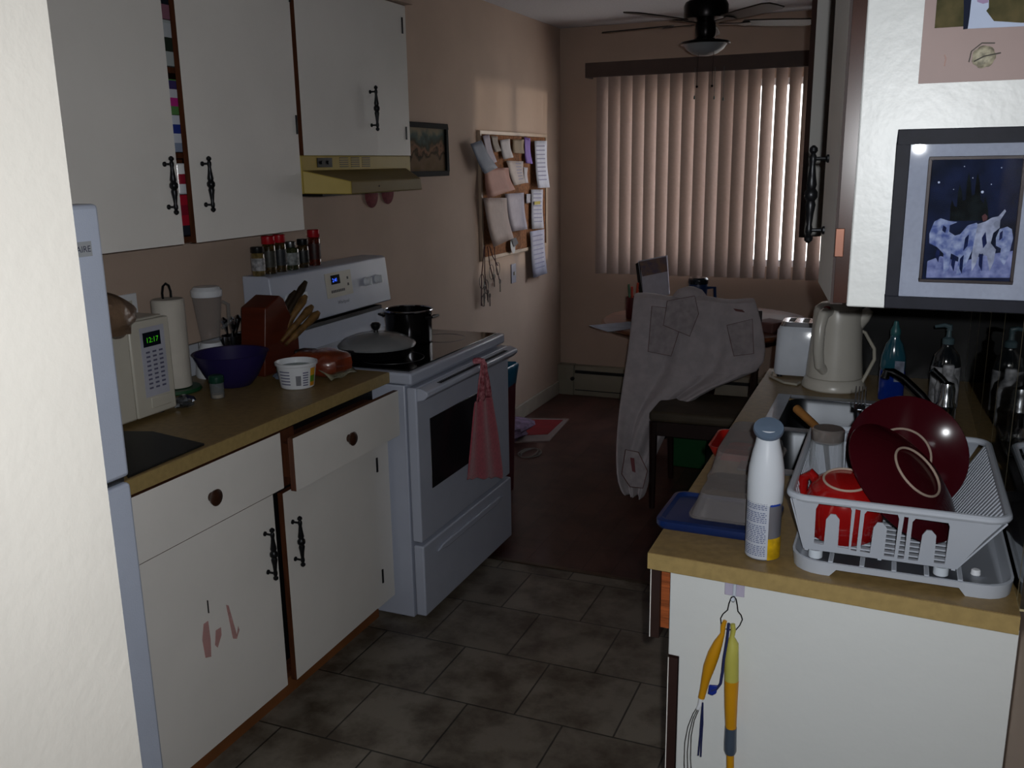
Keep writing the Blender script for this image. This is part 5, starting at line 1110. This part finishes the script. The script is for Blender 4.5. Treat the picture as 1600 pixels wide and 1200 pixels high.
# wedding picture
YP=-1.14
t=T('wedding_photo','wedding photo on a dusty pink mat pinned to the cabinet side','picture',(2.26,YP-.002,1.695))
M().box(2.168,2.352,YP-.003,YP-.0003,1.694,1.965).build('mat_board',mat('dusty pink mat board','#96827e',.55,noise=.05,nscale=6),t,smooth=False)
ph=M().box(2.183,2.337,YP-.0042,YP-.003,1.767,1.925).build('photo_print',mat('dark green foliage photo','#3a3a26',.3,noise=.5,nscale=30,col2='#5a5238'),t,smooth=False)
def px_patch(name,pts,mt,parent,y,th=.0005):
    q=pgon(pts,'y',y); m=M(); m.prism(q,(0,-th,0)); return m.build(name,mt,parent,smooth=False)
px_patch('dark_suit',[(1505,-30),(1520,-30),(1517,20),(1512,45),(1505,46),(1506,10)],mat('dark suit print','#1c2234',.4),ph,YP-.0043)
px_patch('white_dress',[(1520,-20),(1545,-20),(1545,12),(1541,17),(1553,33),(1600,36),(1600,41),(1512,45),(1515,25)],mat('white dress print','#b4c0d8',.4,noise=.05),ph,YP-.0049)
px_patch('lilac_sash',[(1525,-20),(1545,-20),(1544,4),(1536,6),(1527,3)],mat('lilac print','#9c88a8',.4),ph,YP-.0055)
rs=M(); q=at(1537,89,'y',YP-.003)
for k in range(7):
    a=k*.9; rs.lathe([(.001,0),(.007,.0015),(.008,.004),(.004,.007),(.001,.0075)],q+Vector((.0065*math.cos(a),0,.0065*math.sin(a))),12,ax=(.3*math.cos(a),-1,.3*math.sin(a)))
rs.lathe([(.001,0),(.008,.003),(.007,.008),(.001,.010)],q,14,ax=(0,-1,0)); rs.build('fabric_rosette',mat('cream rosette','#b4ae98',.6,noise=.3,nscale=120),t)
m=M(); m.tube([q+Vector((-.012,-.009,-.006)),q+Vector((0,-.0105,0)),q+Vector((.020,-.009,.0035))],.0009,6); m.tube([q+Vector((-.018,-.003,-.006)),q+Vector((-.016,-.004,.008)),q+Vector((-.004,-.004,.018)),q+Vector((.012,-.004,.017))],.0008,6); m.build('rosette_stem',mat('twig','#4a4640',.6),t)
q=at(1474,94,'y',YP-.0035); m=M(); m.tube([q+Vector((.001,0,.007)),q+Vector((.003,0,.002)),q+Vector((.002,0,-.008))],.0008,6); m.build('glue_mark',mat('pinkish glue','#b09088',.4),t)
# unicorn picture
t=T('unicorn_picture','night unicorn print in a thick black frame on the cabinet side','picture',(2.25,YP-.01,1.375))
fx0,fx1,fz0,fz1=2.147,2.362,1.3745,1.632; iw=.0215
m=M(); 
for a in ((fx0,fx1,fz0,fz0+.018),(fx0,fx1,fz1-iw,fz1),(fx0,fx0+iw-.003,fz0+.018,fz1-iw),(fx1-iw,fx1,fz0+.018,fz1-iw)): m.box(a[0],a[1],YP-.014,YP-.0003,a[2],a[3])
m.build('outer_frame',mat('charcoal frame','#1a1c26',.5,noise=.1,nscale=40,spec=.12),t,bevel=.001)
M().box(fx0+iw-.003,fx1-iw,YP-.008,YP-.001,fz0+.018,fz1-iw).build('white_mount',mat('pale blue mount','#a0a8bc',.45),t,smooth=False)
ix0,ix1,iz0,iz1=2.191,2.314,1.4145,1.5935
m=M(); e=.0045
for a in ((ix0,ix1,iz0,iz0+e),(ix0,ix1,iz1-e,iz1),(ix0,ix0+e,iz0+e,iz1-e),(ix1-e,ix1,iz0+e,iz1-e)): m.box(a[0],a[1],YP-.011,YP-.008,a[2],a[3])
m.build('inner_frame',mat('dark bronze moulding','#2c2628',.4,.2,spec=.2),t,bevel=.0008)
pr_=M().box(ix0+e,ix1-e,YP-.0095,YP-.008,iz0+e,iz1-e).build('night_sky_print',mat('night sky print','#1a2444',.3,noise=.4,nscale=22,col2='#0c1424'),t,smooth=False)
wh=mat('white unicorn print','#9aa8cc',.35,noise=.35,nscale=90,col2='#4c5c98'); wh2=mat('pale unicorn print','#a8b2d0',.35,noise=.25,nscale=70)
Yp=YP-.0096
px_patch('misty_ground',[(1449,408),(1470,400),(1500,410),(1540,398),(1583,392),(1581,434),(1447,434)],mat('misty print','#8c96c4',.4,noise=.5,nscale=60,col2='#48548c'),pr_,Yp)
px_patch('castle',[(1484,345),(1485,322),(1488,312),(1491,322),(1495,324),(1497,300),(1500,288),(1503,300),(1504,314),(1509,312),(1511,284),(1514,270),(1517,284),(1518,306),(1523,304),(1525,282),(1528,270),(1531,284),(1532,312),(1537,318),(1540,308),(1543,320),(1545,345)],mat('dark tower print','#141c20',.4,noise=.4,nscale=50),pr_,Yp-.0006)
px_patch('unicorn',[(1452,365),(1460,346),(1470,341),(1482,345),(1496,347),(1484,352),(1483,362),(1492,368),(1500,366),(1512,352),(1526,348),(1532,356),(1530,372),(1522,384),(1516,398),(1510,412),(1500,430),(1494,430),(1498,402),(1486,396),(1482,420),(1474,428),(1474,396),(1464,386),(1452,380)],wh,pr_,Yp-.0012)
px_patch('unicorn',[(1528,350),(1540,346),(1550,340),(1560,338),(1570,327),(1572,330),(1563,344),(1562,356),(1552,364),(1548,380),(1556,390),(1552,410),(1546,424),(1542,400),(1530,396),(1524,414),(1518,424),(1518,400),(1522,376)],wh2,pr_,Yp-.0018)
px_patch('unicorn',[(1556,372),(1562,358),(1574,354),(1581,358),(1583,372),(1580,384),(1576,400),(1568,416),(1562,404),(1564,388),(1556,384)],wh,pr_,Yp-.0014)
px_patch('rider',[(1534,338),(1539,334),(1543,338),(1542,344),(1536,346)],mat('auburn hair print','#5a3c40',.4),pr_,Yp-.0022)
dk=mat('deep blue shadow print','#1c2858',.4,noise=.3,nscale=80)
for k_,q_ in enumerate(([(1474,352),(1479,356),(1477,364),(1472,360)],[(1488,398),(1494,400),(1490,424),(1486,414)],[(1508,372),(1514,366),(1512,384),(1505,392)],[(1534,372),(1540,362),(1542,380),(1536,388)],[(1562,364),(1567,360),(1566,372),(1561,376)],[(1464,388),(1469,392),(1466,410),(1461,400)],[(1500,404),(1506,398),(1503,428),(1499,420)],[(1530,398),(1536,396),(1534,424),(1529,414)])): px_patch('shadow_stroke',q_,dk,pr_,Yp-.0024)
m=M()
for a,b,r in ((1467,285,.0016),(1535,300,.0019),(1507,260,.0008),(1549,288,.0008),(1565,262,.0008),(1520,278,.0008),(1500,312,.0007),(1490,296,.0006)): m.lathe([(.0001,0),(r,.0001),(.0001,.0006)],at(a,b,'y',Yp-.0002),8,ax=(0,-1,0))
m.build('stars',mat('star print','#c0ccec',.4,noise=0),pr_)
# glass over the mount
M().box(fx0+iw-.003,fx1-iw,YP-.0132,YP-.0127,fz0+.018,fz1-iw).build('glass_pane',glassy('picture glass','#ffffff',.02,.015,0),t,smooth=False)
# fridge-side small end: cabinet end of the wall on the right
# ------------------------------------------------------------------ lights
def spot(name,loc,dirv,P,size,angle,blend,col):
    l=bpy.data.lights.new(name,'SPOT'); l.energy=P; l.shadow_soft_size=size; l.spot_size=angle; l.spot_blend=blend; l.color=col
    o=bpy.data.objects.new(name,l); C.objects.link(o); o.location=loc; o.rotation_euler=Vector(dirv).to_track_quat('-Z','Y').to_euler(); return o
spot('camera_flash',CAM+cu*.026+cr*.03,cf,67,.008,math.radians(112),.85,(.95,.975,1.0))
s=bpy.data.lights.new('sun','SUN'); s.energy=1.0; s.angle=math.radians(2.5); s.color=(1,.86,.70)
o=bpy.data.objects.new('sun',s); C.objects.link(o); o.rotation_euler=Vector((-.80,-.58,.0)).to_track_quat('-Z','Y').to_euler()
w=bpy.data.worlds.new('world'); sc.world=w; w.use_nodes=True; bg=w.node_tree.nodes['Background']; n=w.node_tree.nodes; l=w.node_tree.links
tcw=n.new('ShaderNodeTexCoord'); gr=n.new('ShaderNodeValToRGB'); sp=n.new('ShaderNodeSeparateXYZ'); l.new(tcw.outputs['Generated'],sp.inputs[0]); l.new(sp.outputs[2],gr.inputs[0])
gr.color_ramp.elements[0].color=(.62,.60,.58,1); gr.color_ramp.elements[1].color=(.80,.88,1,1); gr.color_ramp.elements[1].position=.5; l.new(gr.outputs[0],bg.inputs[0]); bg.inputs[1].default_value=8.5
# ------------------------------------------------------------------ render look
sc.view_settings.view_transform='Standard'; sc.view_settings.look='None'; sc.view_settings.gamma=1; sc.view_settings.use_curve_mapping=False; sc.view_settings.exposure=0
cy=sc.cycles; cy.max_bounces=8; cy.transparent_max_bounces=16; cy.use_denoising=True; cy.sample_clamp_indirect=4; cy.caustics_reflective=False; cy.caustics_refractive=False
